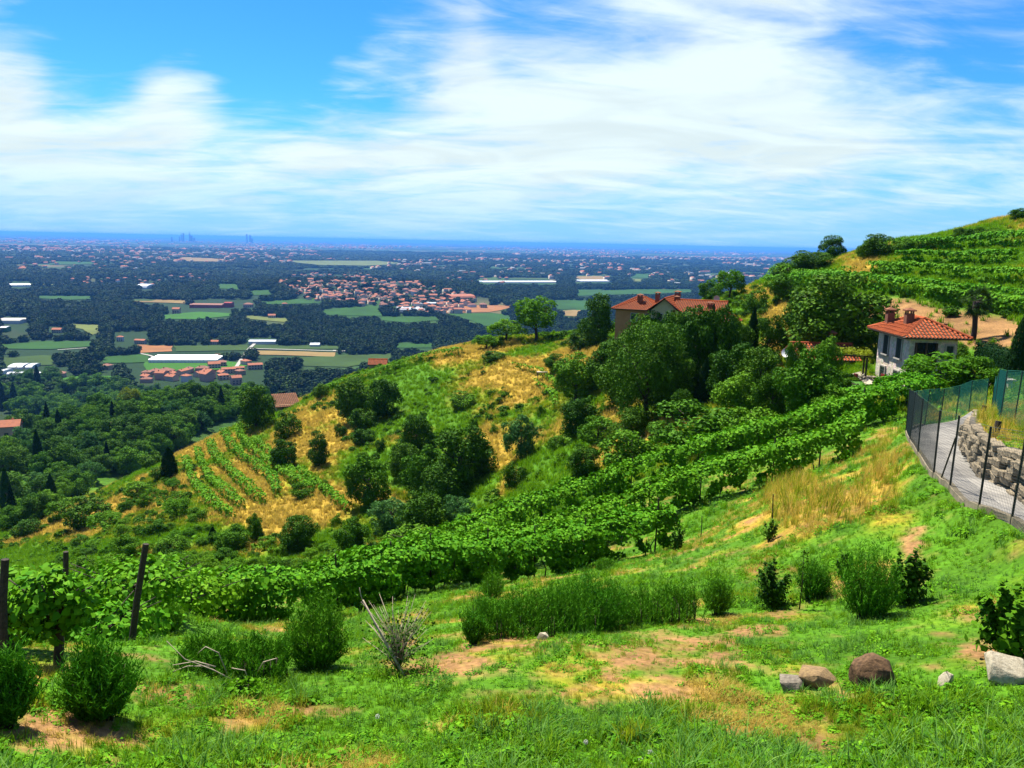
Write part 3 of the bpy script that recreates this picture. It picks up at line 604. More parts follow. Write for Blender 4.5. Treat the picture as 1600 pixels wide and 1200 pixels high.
# ---- the trees and bushes of the ridge, the hollow and the gardens, one by one
TREES = [
 (555, 657, 62, 64, 'dark', 'dark round tree, left one of the clump above the grassy ridge face'), (598, 652, 50, 62, 'dark', 'dark tree, right one of the clump above the grassy ridge face'), (566, 670, 42, 38, 'darkbush', 'dark bush at the foot of the tree clump on the ridge face'),
 (651, 708, 50, 58, 'dark', 'upright dark tree at the upper end of the big clump in the hollow'), (718, 766, 90, 104, 'dark', 'largest dark tree in the hollow below the dry grass path'), (662, 772, 64, 74, 'round', 'mid green tree wedged between the dark trees of the hollow'),
 (814, 718, 62, 74, 'blue', 'lone round grey green tree beside the golden path'), (805, 762, 32, 44, 'darkbush', 'small dark bush just below the lone round tree by the golden path'), (444, 734, 42, 50, 'dark', 'dark round bush tree at the end of the terrace vine rows'),
 (499, 728, 32, 48, 'dark', 'small dark tree right of the terrace vine rows'), (566, 693, 34, 28, 'darkbush', 'low dark bush alone on the green ridge face'), (400, 668, 54, 66, 'dark', 'dark tree shading the left side of the little stone hut'),
 (451, 684, 38, 46, 'darkbush', 'dark bush tree right below the little stone hut'), (503, 620, 26, 24, 'darkbush', 'small dark bush right of the hut roof on the crest'), (575, 792, 66, 78, 'round', 'leafy green tree at the left of the hollow clump'),
 (612, 834, 68, 62, 'blue', 'feathery pale green tree low in the hollow'), (662, 842, 70, 78, 'dark', 'dark tree low in the hollow behind the vine rows'), (717, 822, 56, 50, 'blue', 'feathery pale green tree below the largest dark tree'),
 (550, 866, 50, 56, 'round', 'green tree at the lower left end of the hollow'), (465, 858, 54, 56, 'dark', 'group of dark upright shoots left of the hollow'), (400, 848, 28, 46, 'round', 'slim green bush tree on the dry lower slope'),
 (525, 822, 18, 22, 'bush', 'tiny green bush on the dry slope left of the hollow'), (472, 779, 32, 28, 'bush', 'leafy bush on the terrace bank below the round bush tree'), (507, 767, 16, 18, 'bush', 'small bush on the sandy terrace edge'), (594, 706, 16, 24, 'darkbush', 'thin dark bush on the green ridge face'),
 (532, 683, 20, 24, 'darkbush', 'small dark bush below the tree clump on the ridge'), (566, 717, 18, 13, 'darkbush', 'tiny dark bush low on the green ridge face'), (724, 633, 44, 24, 'bush', 'wide low bush on the ridge below the crest path'), (772, 563, 36, 17, 'darkbush', 'dark low bush on the crest left of the light green tree'),
 (740, 672, 12, 20, 'bush', 'tiny bush on the sandy ridge spur'), (773, 677, 14, 16, 'bush', 'tiny bush left above the lone round tree'), (900, 626, 72, 70, 'round', 'broad green tree on the slope right of the dry terraces'), (903, 682, 58, 62, 'dark', 'round dark tree below the broad green tree on the slope'),
 (985, 727, 94, 66, 'bush', 'wide thicket of green bush behind the back vine row'), (915, 754, 50, 60, 'dark', 'dark bush tree at the left of the thicket behind the vines'), (935, 695, 62, 48, 'bush', 'green bush above the thicket behind the vines'), (870, 700, 30, 24, 'bush', 'low bush on the golden slope right of the lone round tree'),
 (1008, 664, 128, 168, 'fine', 'huge dense small leaved tree in front of the villa'), (1085, 622, 72, 140, 'dark', 'tall dark tree right of the huge dense tree'), (1126, 610, 64, 124, 'dark', 'second tall dark tree, nearer the cypress'), (1108, 600, 30, 124, 'spruce', 'narrow dark spruce between the two tall dark trees'), (1050, 600, 60, 110, 'dark', 'dark tree between the huge dense tree and the tall dark trees'),
 (1172, 578, 20, 98, 'cypress', 'slim cypress beside the garden lawn'), (1198, 576, 46, 84, 'dark', 'dark tree just right of the slim cypress'), (1150, 585, 44, 90, 'dark', 'dark tree just left of the slim cypress'), (1100, 634, 32, 74, 'cypress', 'short broad cypress in the dark garden below the tall trees'),
 (1150, 668, 80, 80, 'round', 'round green tree under the garden lawn'), (1090, 703, 126, 80, 'bush', 'broad green bush above the back vine row'), (1262, 664, 92, 112, 'round', 'round tree standing in front of the small dish roofed house'), (1203, 668, 52, 90, 'dark', 'dark tree left of the round tree by the small house'),
 (1298, 558, 150, 128, 'dark', 'huge dark spreading tree left of the stone house'), (1252, 530, 60, 70, 'dark', 'dark tree at the left flank of the huge spreading tree'), (1140, 466, 52, 44, 'light', 'light green tree above the villa on the hill flank'), (1110, 470, 36, 30, 'round', 'green bush tree left of the light tree above the villa'),
 (1300, 404, 38, 34, 'dark', 'lone dark tree standing out on the skyline'), (1268, 424, 66, 32, 'dark', 'dark bush mass on the skyline left of the lone tree'), (1232, 432, 50, 24, 'bush', 'green bush mass lower on the skyline left of the lone tree'), (1372, 402, 52, 34, 'dark', 'dark tree at the left end of the hilltop vineyard'),
 (1355, 404, 34, 26, 'round', 'green tree at the left tip of the hilltop vineyard'), (1415, 396, 40, 22, 'round', 'green bush tree on the hilltop above the first vine row'), (1440, 392, 36, 18, 'bush', 'bush on the hilltop skyline right of the first trees'), (1498, 376, 22, 20, 'dark', 'small dark tree on the skyline above the vineyard'),
 (1525, 374, 34, 18, 'round', 'bushy tree on the skyline right of the small dark tree'), (1550, 370, 30, 16, 'bush', 'bush high on the skyline near the right edge'), (1592, 345, 30, 18, 'round', 'green tree on the highest skyline at the right edge'), (1470, 388, 30, 18, 'bush', 'bush on the skyline in the middle of the hilltop'),
 (838, 532, 76, 68, 'light', 'light green airy tree standing alone on the crest'), (790, 534, 60, 34, 'light', 'light green bushes left of the airy tree on the crest'), (760, 545, 40, 22, 'light', 'low light green bush at the left end of the crest bushes'), (932, 542, 54, 78, 'dark', 'dark tree at the left corner of the villa'),
 (905, 545, 40, 30, 'darkbush', 'dark bush left of the dark tree by the villa'), (978, 552, 56, 58, 'round', 'green tree in front of the orange villa wall'), (1020, 540, 56, 52, 'round', 'green tree in front of the pale villa wall'), (960, 575, 50, 44, 'dark', 'dark shrub tree below the villa garden'),
 (1465, 622, 128, 70, 'light', 'broad bright fig tree in front of the stone house'), (1520, 614, 76, 54, 'round', 'darker fruit tree right of the bright fig tree'), (1590, 592, 32, 100, 'cypress', 'tall cypress at the right edge behind the net fence'), (1225, 470, 46, 40, 'round', 'green tree above the dry grass lane'), (1180, 490, 40, 42, 'bush', 'bush left of the top of the dry grass lane'),
 (1490, 560, 34, 26, 'darkbush', 'dark bush at the right corner of the stone house'), (1345, 640, 44, 36, 'bush', 'bush below the red flower bed'), (1385, 625, 22, 30, 'blue', 'pale flowering bush at the foot of the stone house'), (1330, 600, 20, 18, 'bush', 'little bush beside the garden railing'),
 (1240, 590, 30, 60, 'round', 'narrow green tree left of the small house'), (1065, 660, 40, 50, 'dark', 'dark bush at the foot of the tall dark trees'), (1030, 690, 44, 34, 'darkbush', 'dark bush left of the broad bush above the vines'), (885, 600, 30, 30, 'bush', 'bush above the broad green tree on the slope'), (868, 580, 34, 26, 'round', 'green bush tree under the villa terrace'), (845, 650, 16, 20, 'bush', 'tiny bush among the small vines on the slope')]

TREES += [(1040, 645, 92, 112, 'dark', 'dark tree filling the gap right of the huge dense tree'), (975, 630, 84, 104, 'dark', 'dark tree at the left flank of the huge dense tree'), (1068, 566, 74, 84, 'dark', 'dark treetop under the pale villa wall'), (1108, 562, 70, 76, 'dark', 'dark treetop under the right end of the villa'), (950, 600, 64, 62, 'dark', 'dark tree below the left corner of the villa'),
 (1012, 585, 80, 74, 'round', 'green tree behind the huge dense tree'), (1142, 628, 74, 92, 'dark', 'dark tree between the garden lawn and the round green tree'), (1186, 626, 70, 78, 'dark', 'dark tree below the slim cypress'), (1226, 650, 64, 76, 'dark', 'dark tree below the white dish'), (1172, 694, 84, 62, 'bush', 'green bush below the round green tree'), (1245, 700, 70, 44, 'bush', 'green bush under the tree before the small house'), (1300, 665, 70, 60, 'round', 'round green bush tree below the pergola'), (1310, 625, 40, 44, 'dark', 'dark bush tree in front of the pergola'),
 (690, 790, 70, 64, 'dark', 'dark tree filling the foot of the largest dark tree'), (630, 745, 50, 56, 'dark', 'dark tree in the middle left of the hollow clump'), (745, 745, 54, 60, 'dark', 'dark tree at the right flank of the largest dark tree'), (640, 860, 90, 40, 'bush', 'low bushes behind the back vine row in the hollow'), (740, 835, 70, 36, 'bush', 'green bushes right of the hollow behind the vine row'), (545, 640, 36, 36, 'darkbush', 'dark bush left of the ridge tree clump'), (985, 690, 60, 50, 'dark', 'dark bush tree above the thicket behind the vines'), (1290, 600, 46, 70, 'round', 'slim green tree beside the small house wall')]
for t in TREES: tree(*t, name='tree' if 'bush' not in t[4] else 'bush', cat='tree' if 'bush' not in t[4] else 'bush')
# ---- scrub of the lower left slope
def scrub():
    rng = random.Random(5)
    poly = [(235, 740), (270, 735), (285, 790), (330, 830), (400, 852), (560, 862), (560, 905), (300, 905), (180, 915), (60, 925), (110, 860), (190, 795)]
    pts = []; tries = 0
    while len(pts) < 88 and tries < 6000:
        tries += 1; x = rng.uniform(40, 560); y = rng.uniform(715, 915)
        if not inpoly(np.array([x]), np.array([y]), poly)[0] or inpoly(np.array([x]), np.array([y]), [(290, 650), (470, 650), (560, 790), (500, 815), (390, 815), (270, 720)])[0]: continue
        s = rng.choice((12, 16, 18, 22, 26, 32, 40)) * (.6 + (y - 715) / 260)
        if all(abs(x - a) > .42 * (s + c) or abs(y - b) > .26 * (s + c) for a, b, c in pts): pts.append((x, y, s))
    for x, y, s in pts:
        tree(x, y, s * rng.uniform(1.0, 1.4), s * rng.uniform(.75, 1.1), rng.choice(['bush', 'light', 'round', 'darkbush', 'bush', 'light', 'round']), ('large ' if s > 34 else 'small ' if s < 20 else '') + 'leafy shrub ' + ('on the steep left shoulder of the slope' if x < 190 else 'in the scrub under the terrace vine rows' if y < 800 else 'in the low scrub just above the nearest vines' if y > 865 else 'in the middle of the lower left slope'), 'shrubs of the lower left slope', 'shrub', 'shrub')
    for x, y, s, k, l in ((140, 818, 62, 'darkbush', 'dark flat shrub beside the steep grass strip at lower left'), (45, 838, 40, 'darkbush', 'dark shrub at the left edge of the steep grass strip'), (240, 730, 34, 'darkbush', 'dark round bush on the rim of the ridge'), (265, 745, 24, 'cypress', 'slim dark bush on the rim of the ridge'),
                          (333, 850, 14, 'cypress', 'small dark pointed juniper on the lower slope'), (365, 862, 46, 'bush', 'round green bush on the dry lower slope'), (255, 868, 30, 'darkbush', 'dark round bush low on the left slope'), (205, 740, 50, 'round', 'green bush tree on the left shoulder of the ridge'), (100, 812, 44, 'bush', 'green bush on the left shoulder of the slope')):
        tree(x, y, s, s * (.8 if k != 'cypress' else 2), k, l, None, 'shrub', 'shrub')
scrub()
# ---- the wood between the ridge and the hamlet: the trees that can be told apart
def near_wood():
    rng = random.Random(8); poly = [(0, 590), (120, 600), (210, 605), (420, 610), (400, 640), (330, 665), (250, 715), (130, 770), (60, 815), (0, 835)]
    clear = [([(88, 597), (180, 590), (178, 604), (110, 612), (92, 610)]), ([(0, 640), (35, 640), (35, 690), (0, 690)]), ([(20, 740), (50, 735), (50, 775), (25, 775)]), ([(30, 655), (60, 650), (62, 672), (35, 672)])]
    pts = []; tries = 0
    while len(pts) < 210 and tries < 12000:
        tries += 1; x = rng.uniform(-25, 420); y = rng.uniform(598, 838)
        if not inpoly(np.array([x]), np.array([y]), poly)[0]: continue
        s = 22 + (y - 598) * .10
        s *= rng.uniform(.75, 1.25)
        if x > 190 and y - s < 600: continue
        if any(inpoly(np.array([x, x]), np.array([y - 2, y - s * .8]), c).any() for c in clear): continue
        if all(abs(x - a) > .34 * (s + c) or abs(y - b) > .17 * (s + c) for a, b, c in pts): pts.append((x, y, s))
    for x, y, s in pts:
        u = rng.random(); k = 'cypress' if u < .03 else 'spruce' if u < .07 else 'round' if u < .42 else 'dark' if u < .9 else 'blue'
        if k == 'cypress': w, h, l, nm = s * .42, s * 1.7, 'tall dark cypress rising from the wood below the ridge', 'cypress_tree'
        elif k == 'spruce': w, h, l, nm = s * .7, s * 1.4, 'pointed dark conifer in the wood below the ridge', 'conifer_tree'
        else: w, h, l, nm = s * 1.15, s * rng.uniform(.95, 1.2), {'round': 'rounded green tree in the wood below the ridge', 'dark': 'rounded dark green tree in the wood below the ridge', 'blue': 'loose pale green tree in the wood below the ridge'}[k], 'tree'
        tree(x, y, w, h, k, l.replace('below the ridge', 'nearest the hamlet roofs' if y < 640 and x > 190 else 'far left below the bright meadow' if y < 680 and x < 190 else 'along the rim of the dry ridge' if x > 190 else 'at the left edge beside the grass strip'), 'trees of the wood below the ridge', nm)
    V = []; k = 0; q = np.random.default_rng(2)
    for x, y in zip(q.uniform(-30, 420, 900), q.uniform(600, 838, 900)):
        if not inpoly(np.array([x]), np.array([y]), poly)[0]: continue
        if any(inpoly(np.array([x, x, x]), np.array([y - 2, y - 12, y - 22]), c).any() for c in clear) or (x > 190 and y < 622): continue
        V.append(G(x, y, 150, 900))
    V = np.array(V); n = len(V); s = np.array([pxm(v) for v in V]) * (15 + 10 * q.random(n))
    gn_scatter('wood_understorey', V, np.c_[np.zeros(n), np.zeros(n), q.uniform(0, 6.28, n)], np.c_[s * 1.3, s * 1.3, s], KINDS['round'][0][0], 'lower leafy growth filling the wood below the ridge', 'woodland')
    tree(203, 640, 28, 34, 'yellow', 'yellow green tree glowing in the dark wood')
    for x, y, h in ((62, 745, 75), (82, 795, 56), (12, 800, 70)): tree(x, y, 17, h, 'cypress', 'very tall black green cypress at the left edge of the wood', 'tall cypresses at the left edge', 'cypress_tree')
near_wood()
# ---- the woods of the plain, too many to count
def far_woods():
    rng = np.random.default_rng(17)
    V1, F1 = clump_crown(201, 16, 420, .17, cr=(.16, .24), low=-.9, zc=.5, rz=.42)
    V2, F2 = clump_crown(202, 16, 420, .17, cr=(.16, .24), low=-.9, zc=.5, rx=.42, rz=.42)
    protos = []
    for q, (V, Fc) in enumerate(((V1, F1), (V2, F2))):
        bm = bmesh.new(); bmesh.ops.create_icosphere(bm, subdivisions=2, radius=1); rr = random.Random(q)
        for v in bm.verts:
            k = rr.uniform(.72, 1.0); v.co = (v.co.x * .40 * k, v.co.y * .40 * k, .46 + v.co.z * .40 * k)
        iv = np.array([v.co[:] for v in bm.verts]); fi = np.array([[v.index for v in f.verts] for f in bm.faces]); bm.free()
        Vt = np.r_[iv, V]; tri = np.r_[fi, Fc[:, [0, 1, 2]] + len(iv), Fc[:, [0, 2, 3]] + len(iv)]
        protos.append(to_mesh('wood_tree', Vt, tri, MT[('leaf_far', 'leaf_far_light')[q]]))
    bands = [(420, 900, 9.5, 9.5, 9.5), (900, 2000, 10.5, 11.5, 11), (2000, 3600, 15, 17, 12.5), (3600, 6500, 30, 34, 13), (6500, 12000, 75, 85, 14)]
    pts = []; scl = []
    for r0, r1, sp, w, h in bands:
        n = int(.62 * (r1 ** 2 - r0 ** 2) / sp ** 2); a = rng.uniform(-.62, .62, n); r = np.sqrt(rng.uniform(r0 ** 2, r1 ** 2, n))
        x = np.sin(a) * r; y = np.cos(a) * r; z = H(x, y)
        keep = np.ones(n, bool)
        tops = [proj(np.c_[x, y, z + h * k]) for k in (0, .5, 1.)]
        for poly in FPOLY + CLEAR:
            for q in tops: keep &= ~inpoly(q[0], q[1], poly)
        for poly in VPOLY: keep &= ~(inpoly(tops[0][0], tops[0][1], poly) & (rng.random(n) > .20))
        den = fbm(x / 420., y / 420., 61, 4); th = .22 if r0 < 1000 else .30 if r0 < 3000 else .42
        keep &= (den > th) | (rng.random(n) < .06)
        px, py, _ = tops[0]; keep &= ~((r < 900) & (px < 430) & (py > 612))
        keep &= (px > -80) & (px < 1680)
        pts.append(np.c_[x, y, z - .3][keep]); m = keep.sum(); s = rng.uniform(.7, 1.3, m); scl.append(np.c_[w * s * 1.25, w * s * 1.25, h * s * rng.uniform(.8, 1.15, m)])
    pts = np.concatenate(pts); scl = np.concatenate(scl); n = len(pts); rot = np.c_[np.zeros(n), np.zeros(n), rng.uniform(0, 6.28, n)]
    h2 = rng.random(n) < .68
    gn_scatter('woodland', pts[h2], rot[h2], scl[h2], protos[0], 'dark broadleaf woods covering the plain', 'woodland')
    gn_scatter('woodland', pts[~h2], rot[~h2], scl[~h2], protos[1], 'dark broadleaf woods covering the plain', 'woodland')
    print('woods', n)
VPOLY = [[(432, 446), (440, 436), (480, 427), (562, 430), (650, 445), (722, 458), (742, 470), (738, 492), (690, 492), (620, 492), (560, 478), (470, 468)],
         [(20, 414), (120, 410), (240, 402), (240, 420), (130, 424), (30, 424)], [(100, 438), (230, 432), (330, 430), (330, 448), (230, 450), (110, 448)], [(600, 410), (690, 404), (700, 420), (640, 424)],
         [(690, 432), (800, 436), (800, 446), (700, 444)], [(860, 416), (1140, 412), (1140, 424), (870, 426)]]
CLEAR = [[(210, 568), (300, 560), (420, 566), (420, 602), (300, 606), (208, 604)], [(238, 548), (348, 548), (348, 568), (238, 568)], [(0, 566), (72, 566), (72, 592), (0, 592)], [(78, 575), (112, 575), (112, 592), (78, 592)],
         [(262, 476), (300, 476), (300, 494), (262, 494)], [(300, 468), (400, 468), (400, 482), (300, 480)], [(0, 495), (48, 495), (48, 524), (0, 524)], [(75, 510), (105, 510), (105, 522), (75, 522)], [(175, 518), (235, 518), (235, 540), (175, 540)], [(325, 528), (346, 528), (346, 540), (325, 540)], [(380, 528), (436, 528), (436, 540), (380, 540)],
         [(12, 440), (50, 440), (50, 450), (12, 450)], [(218, 440), (242, 440), (242, 454), (218, 454)], [(745, 434), (872, 434), (872, 444), (745, 444)], [(895, 430), (956, 430), (956, 442), (895, 442)], [(740, 466), (768, 466), (768, 482), (740, 482)], [(156, 566), (184, 566), (184, 578), (156, 578)]]
far_woods()
# ------------------------------------------------------------------ vineyards
pmat('vine_wood', (.10, .075, .05), (.05, .038, .026), 20, .9, .4)
def row_path(pts, n): return smooth_poly(pts, n)
def vine_row(label, path, hgt, wid, leaf, nleaf, group, posts=0, trunks=0, low=.35, lobed=False, seed=0, top_heavy=.6, lumps=1.0, name='vine_row', post_h=2.1, mat='leaf_vine'):
    """one row of vines along a path on the land: leaf wall, stems and stakes"""
    rng = np.random.default_rng(seed + 500); path = np.asarray(path); seg = np.r_[0, np.cumsum(np.hypot(*np.diff(path[:, :2], axis=0).T))]; Ltot = seg[-1]
    base = path[len(path) // 2]; t = thing(name, label, 'vines', base, 0, group)
    def at(s): return np.c_[np.interp(s, seg, path[:, 0]), np.interp(s, seg, path[:, 1])]
    s = rng.uniform(0, Ltot, nleaf); e = np.clip(s + .2, 0, Ltot); e0 = np.clip(s - .2, 0, Ltot); d = unit(at(e) - at(e0)); nrm = np.c_[-d[:, 1], d[:, 0]]
    # the leaf wall: a ragged rounded hedge, fuller at the top, hanging down the sides
    ph = rng.uniform(0, 6.283, nleaf); rad = rng.uniform(.55, 1.05, nleaf) ** .5
    lum = vnoise(s * .9, np.full(nleaf, seed + .5), 3) * .6 + vnoise(s * 2.9, ph * 1.3, 4) * .4; k = 1 + lumps * (lum - .5) * 1.15
    zc = low + (hgt - low) * .52; hz = (hgt - low) * .5
    cz = np.sign(np.sin(ph)) * np.abs(np.sin(ph)) ** .6; cx = np.sign(np.cos(ph)) * np.abs(np.cos(ph)) ** .6; wz = np.where(cz > 0, 1., 1 - (1 - top_heavy) * (-cz))
    off = cx * wid * .5 * rad * k * wz; zz = zc + cz * hz * rad * (.55 + .45 * k)
    gap = vnoise(s * 1.9, zz * 2.2, 6); keep = (gap > .42) | (zz > zc + hz * .30)
    xy = at(s) + nrm * off[:, None]; z = H(at(s)[:, 0], at(s)[:, 1]) + zz
    N = np.c_[nrm * (cx * .8)[:, None], cz * .7 + .45]
    V, Fc = leaf_faces((np.c_[xy, z] - base)[keep], N[keep], leaf, rng, .8, .5, lobed)
    fo = obj('foliage', to_mesh('foliage', V, Fc, MT[mat]), t); fo['kind'] = 'stuff'
    nr = random.Random(seed)
    for i in range(posts):
        q = at(np.array([Ltot * (i + .3 + .4 * nr.random()) / posts]))[0]; g = Hs(*q) - base[2]; a = nr.uniform(-.06, .06)
        mb = MB().tube([(0, 0, -.3), (a * .5, nr.uniform(-.05, .05), post_h * .5), (a, nr.uniform(-.08, .08), post_h * nr.uniform(.93, 1.1))], [.035, .032, .028], 6)
        obj('post', mb.mesh('post', MT['old_wood']), t, (q[0] - base[0], q[1] - base[1], g))
    for i in range(trunks):
        q = at(np.array([Ltot * (i + .1 + .8 * nr.random()) / trunks]))[0]; g = Hs(*q) - base[2]
        mb = MB().tube([(0, 0, -.1), (nr.uniform(-.06, .06), nr.uniform(-.06, .06), .35), (nr.uniform(-.12, .12), nr.uniform(-.1, .1), low + .35)], [.03, .024, .018], 5)
        obj('stem', mb.mesh('stem', MT['vine_wood'], True), t, (q[0] - base[0], q[1] - base[1], g))
    return t
def tops_to_ground(k):
    out = []
    for px, py, r in VROW[k]:
        p = P(px, py, r); out.append((p[0], p[1], Hs(p[0], p[1])))
    return out
A_ = tops_to_ground('A'); B_ = tops_to_ground('B'); C_ = tops_to_ground('C')
vine_row('front vine row hanging over the lawn edge, nearest of the three', row_path(A_[1:], 40), 1.75, 1.5, .125, 34000, 'three leafy vine rows across the slope', 9, 22, .25, True, 1, .5, 1.3)
vine_row('middle vine row of the three climbing towards the stone house', row_path(B_, 40), 2.05, 1.8, .15, 28000, 'three leafy vine rows across the slope', 10, 20, .2, True, 2, .5, 1.3)
vine_row('back vine row, farthest of the three, ending below the stone house', row_path(C_, 40), 2.05, 1.9, .17, 26000, 'three leafy vine rows across the slope', 10, 16, .15, True, 3, .55, 1.3)
pq = [G(1300, 655, 30), G(1360, 650, 30), G(1410, 640, 30), G(1440, 632, 30)]
vine_row('short leafy vine row between the back row and the net fence', row_path([(p[0], p[1], p[2]) for p in pq], 16), 1.9, 2.2, .17, 8000, 'three leafy vine rows across the slope', 2, 4, .1, True, 4, .9, 1.2)
def ground_row(L, r0=40): return row_path([G(a, b, r0, 178) for a, b in L], 40)
for i, (L, lab, h, w, nl) in enumerate((
    ([(349, 680), (363, 702), (394, 728), (422, 751), (433, 779)], 'bright vine row down the dry terraces, from the crest left of the hut', 1.7, 1.5, 4200), ([(372, 672), (379, 690), (402, 714), (430, 739)], 'bright vine row down the dry terraces, nearest the hut', 1.7, 1.5, 3600),
    ([(327, 697), (338, 719), (363, 745), (391, 773), (413, 790)], 'bright vine row down the dry terraces, next left of the one from the crest', 1.7, 1.5, 4200), ([(425, 728), (445, 745), (462, 760)], 'short vine row on the terrace below the round bush tree', 1.5, 1.4, 1600), ([(308, 707), (318, 734), (345, 768), (378, 797)], 'vine row down the dry terraces, second from the left', 1.6, 1.4, 3600), ([(289, 722), (300, 752), (330, 790), (362, 815)], 'leftmost vine row down the dry terraces', 1.6, 1.4, 3400), ([(398, 692), (428, 717), (458, 744), (486, 772)], 'vine row down the dry terraces just below the round bush tree', 1.5, 1.3, 3000), ([(468, 740), (505, 770), (545, 802)], 'rightmost vine row down the dry terraces', 1.4, 1.3, 2400),
    ([(505, 615), (560, 596), (620, 577), (660, 565), (720, 556)], 'vine row along the ridge crest by the orange roofed shed', 1.8, 2.2, 3600), ([(440, 640), (400, 640), (360, 660)], 'vine row on the crest left of the stone hut', 1.5, 1.6, 1300),
    ([(800, 575), (850, 590), (872, 612)], 'young vine row on the sandy slope below the villa', 1.4, .8, 800), ([(835, 600), (862, 622), (868, 645)], 'lower young vine row on the sandy slope below the villa', 1.4, .8, 700))):
    vine_row(lab, ground_row(L, 60), h * .85, w * .75, .28, int(nl * 1.2), 'vine rows of the ridge', 0, 0, .0, False, 20 + i, .9, 2.4)
for i, (L, lab, h, nl) in enumerate((
    ([(1395, 394), (1450, 393), (1520, 389), (1610, 385)], 'topmost vine row of the hill on the right', 1.9, 3800), ([(1396, 413), (1460, 413), (1520, 413), (1582, 412)], 'second vine row from the top on the right hill', 1.7, 3200), ([(1360, 427), (1400, 431), (1440, 432), (1500, 438), (1560, 441), (1610, 445)], 'third vine row from the top on the right hill', 1.6, 4200),
    ([(1310, 446), (1360, 453), (1420, 461), (1480, 467), (1540, 473), (1610, 480)], 'long thick vine row above the bare earth bank', 1.7, 6000), ([(1450, 470), (1520, 480), (1610, 494)], 'lowest vine row, right above the bare earth bank', 1.6, 3200), ([(1190, 452), (1250, 446), (1320, 448)], 'vine row on the left flank of the hill above the dark tree', 1.9, 3400), ([(1185, 440), (1240, 436), (1330, 436)], 'upper vine row on the left flank of the hill', 1.8, 3000))):
    vine_row(lab, ground_row(L, 60), h, 1.7, .32, nl, 'vine rows of the right hill', 0, 0, .05, False, 40 + i, .9, 1.3)
# ------------------------------------------------------------------ the close vines at lower left, leaf by leaf
def leaf_mesh(seed, mat, s=1.):
    rng = random.Random(seed); out = []
    n = 15
    for k in range(n):
        a = 2 * math.pi * k / n; r = .5 * (.78 + .22 * math.cos(5 * a + .3)) * (1 + rng.uniform(-.06, .06))
        if k == 0: r *= .45
        out.append((-math.cos(a) * r * s, math.sin(a) * r * s, -.16 * abs(math.sin(a)) * r + .05 * math.cos(2 * a) * s))
    me = bpy.data.meshes.new('leaf'); me.from_pydata([(0, 0, .02)] + out, [], [(0, 1 + k, 1 + (k + 1) % n) for k in range(n)]); me.update(); me.materials.append(MT[mat]); return me
LEAVES = [leaf_mesh(i, 'leaf_vine') for i in range(4)]
def close_vine(px, py, r, label, hgt, spread, nleaf, lean=(0, 0), single=70, seed=0):
    rng = np.random.default_rng(seed + 900); p = P(px, py, r); g = Hs(p[0], p[1]); t = thing('grapevine', label, 'vine', (p[0], p[1], g), 0, 'close grapevines at lower left')
    obj('trunk', MB().tube([(0, 0, -.1), (.03, .02, .3), (-.02, .03, .62), (.03 + lean[0] * .4, .0, hgt * .62)], [.055, .045, .04, .028], 7).mesh('trunk', MT['vine_wood'], True), t)
    for k in range(5):
        a = rng.uniform(0, 6.28); q = np.array([math.cos(a), math.sin(a) * .5, 0]) * spread * .5
        obj('cane', MB().tube([(0, 0, hgt * .45), q * .5 + (0, 0, hgt * .75), q + (0, 0, hgt * rng.uniform(.85, 1.05))], [.016, .012, .006], 5).mesh('cane', MT['vine_wood'], True), t)
    def pos(n):
        d = sph(rng, n); c = d * np.array([spread * .5, spread * .34, hgt * .36]) * (rng.uniform(.4, 1.08, n) ** .6)[:, None]
        lump = 1 + .5 * (vnoise(d[:, 0] * 3 + 9, d[:, 2] * 3 + 5, seed) - .5); return c * lump[:, None] + np.array([lean[0], lean[1], hgt * .66]), d
    q, d = pos(nleaf); V, Fc = leaf_faces(q, d + (0, 0, .5), .085, rng, .8, .5, True); fo = obj('foliage', to_mesh('foliage', V, Fc, MT['leaf_vine']), t); fo['kind'] = 'stuff'
    q, d = pos(single * 3); d = d + np.array([0, 0, .4]); m = (d[:, 1] < .3); q = q[m][:single] * np.array([1.06, 1.06, 1.0]); d = d[m][:single]
    for i in range(len(q)):
        rot = Vector(d[i] + rng.normal(0, .35, 3)).to_track_quat('Z', 'Y').to_euler(); s = rng.uniform(.075, .12)
        obj('leaf', LEAVES[i % 4], t, q[i], rot, (s, s, s))
    return t
for i, a in enumerate(((92, 1062, 8.6, 'close grapevine with a thick dark trunk at lower left', 1.0, .8, 600), (20, 1040, 9.6, 'close grapevine at the left edge behind the cut off bush', 0.9, 1.5, 1000), (150, 1012, 12, 'close grapevine behind the leaning post, left part', 0.8, 2.2, 1300), (215, 1000, 15, 'bright grapevine behind the leaning post', 1.1, 2.4, 1500), (60, 1005, 13, 'grapevine between the two left stakes', 0.75, 2.4, 1300), (300, 990, 18, 'grapevine leading from the leaning post to the front row', 1.2, 2.8, 1500))):
    close_vine(*a, seed=i, single=60 if i < 4 else 25)
def stake(bx, by, tx, ty, r, rad, label, name='vine_post'):
    b = P(bx, by, r); g = Hs(b[0], b[1]); tp = P(tx, ty, r); m = (b + tp) / 2
    mb = MB().tube([(0, 0, g - b[2] - .25), tuple((m - b) + np.array([.008, 0, 0])), tuple(tp - b)], [rad * 1.05, rad, rad * .9], 8)
    t = tag(obj(name, mb.mesh(name, MT['old_wood']), None, b), label, 'post', 'wooden vineyard posts'); return t
stake(200, 1012, 228, 850, 10.8, .042, 'dark leaning wooden post beside the rosemary bush'); stake(100, 1005, 103, 862, 12.5, .04, 'upright dark post above the close grapevines'); stake(-2, 1010, 8, 874, 8.0, .036, 'dark post cut by the left edge of the picture')
stake(227, 982, 225, 944, 15, .02, 'short thin stake right of the leaning post', 'vine_stake')
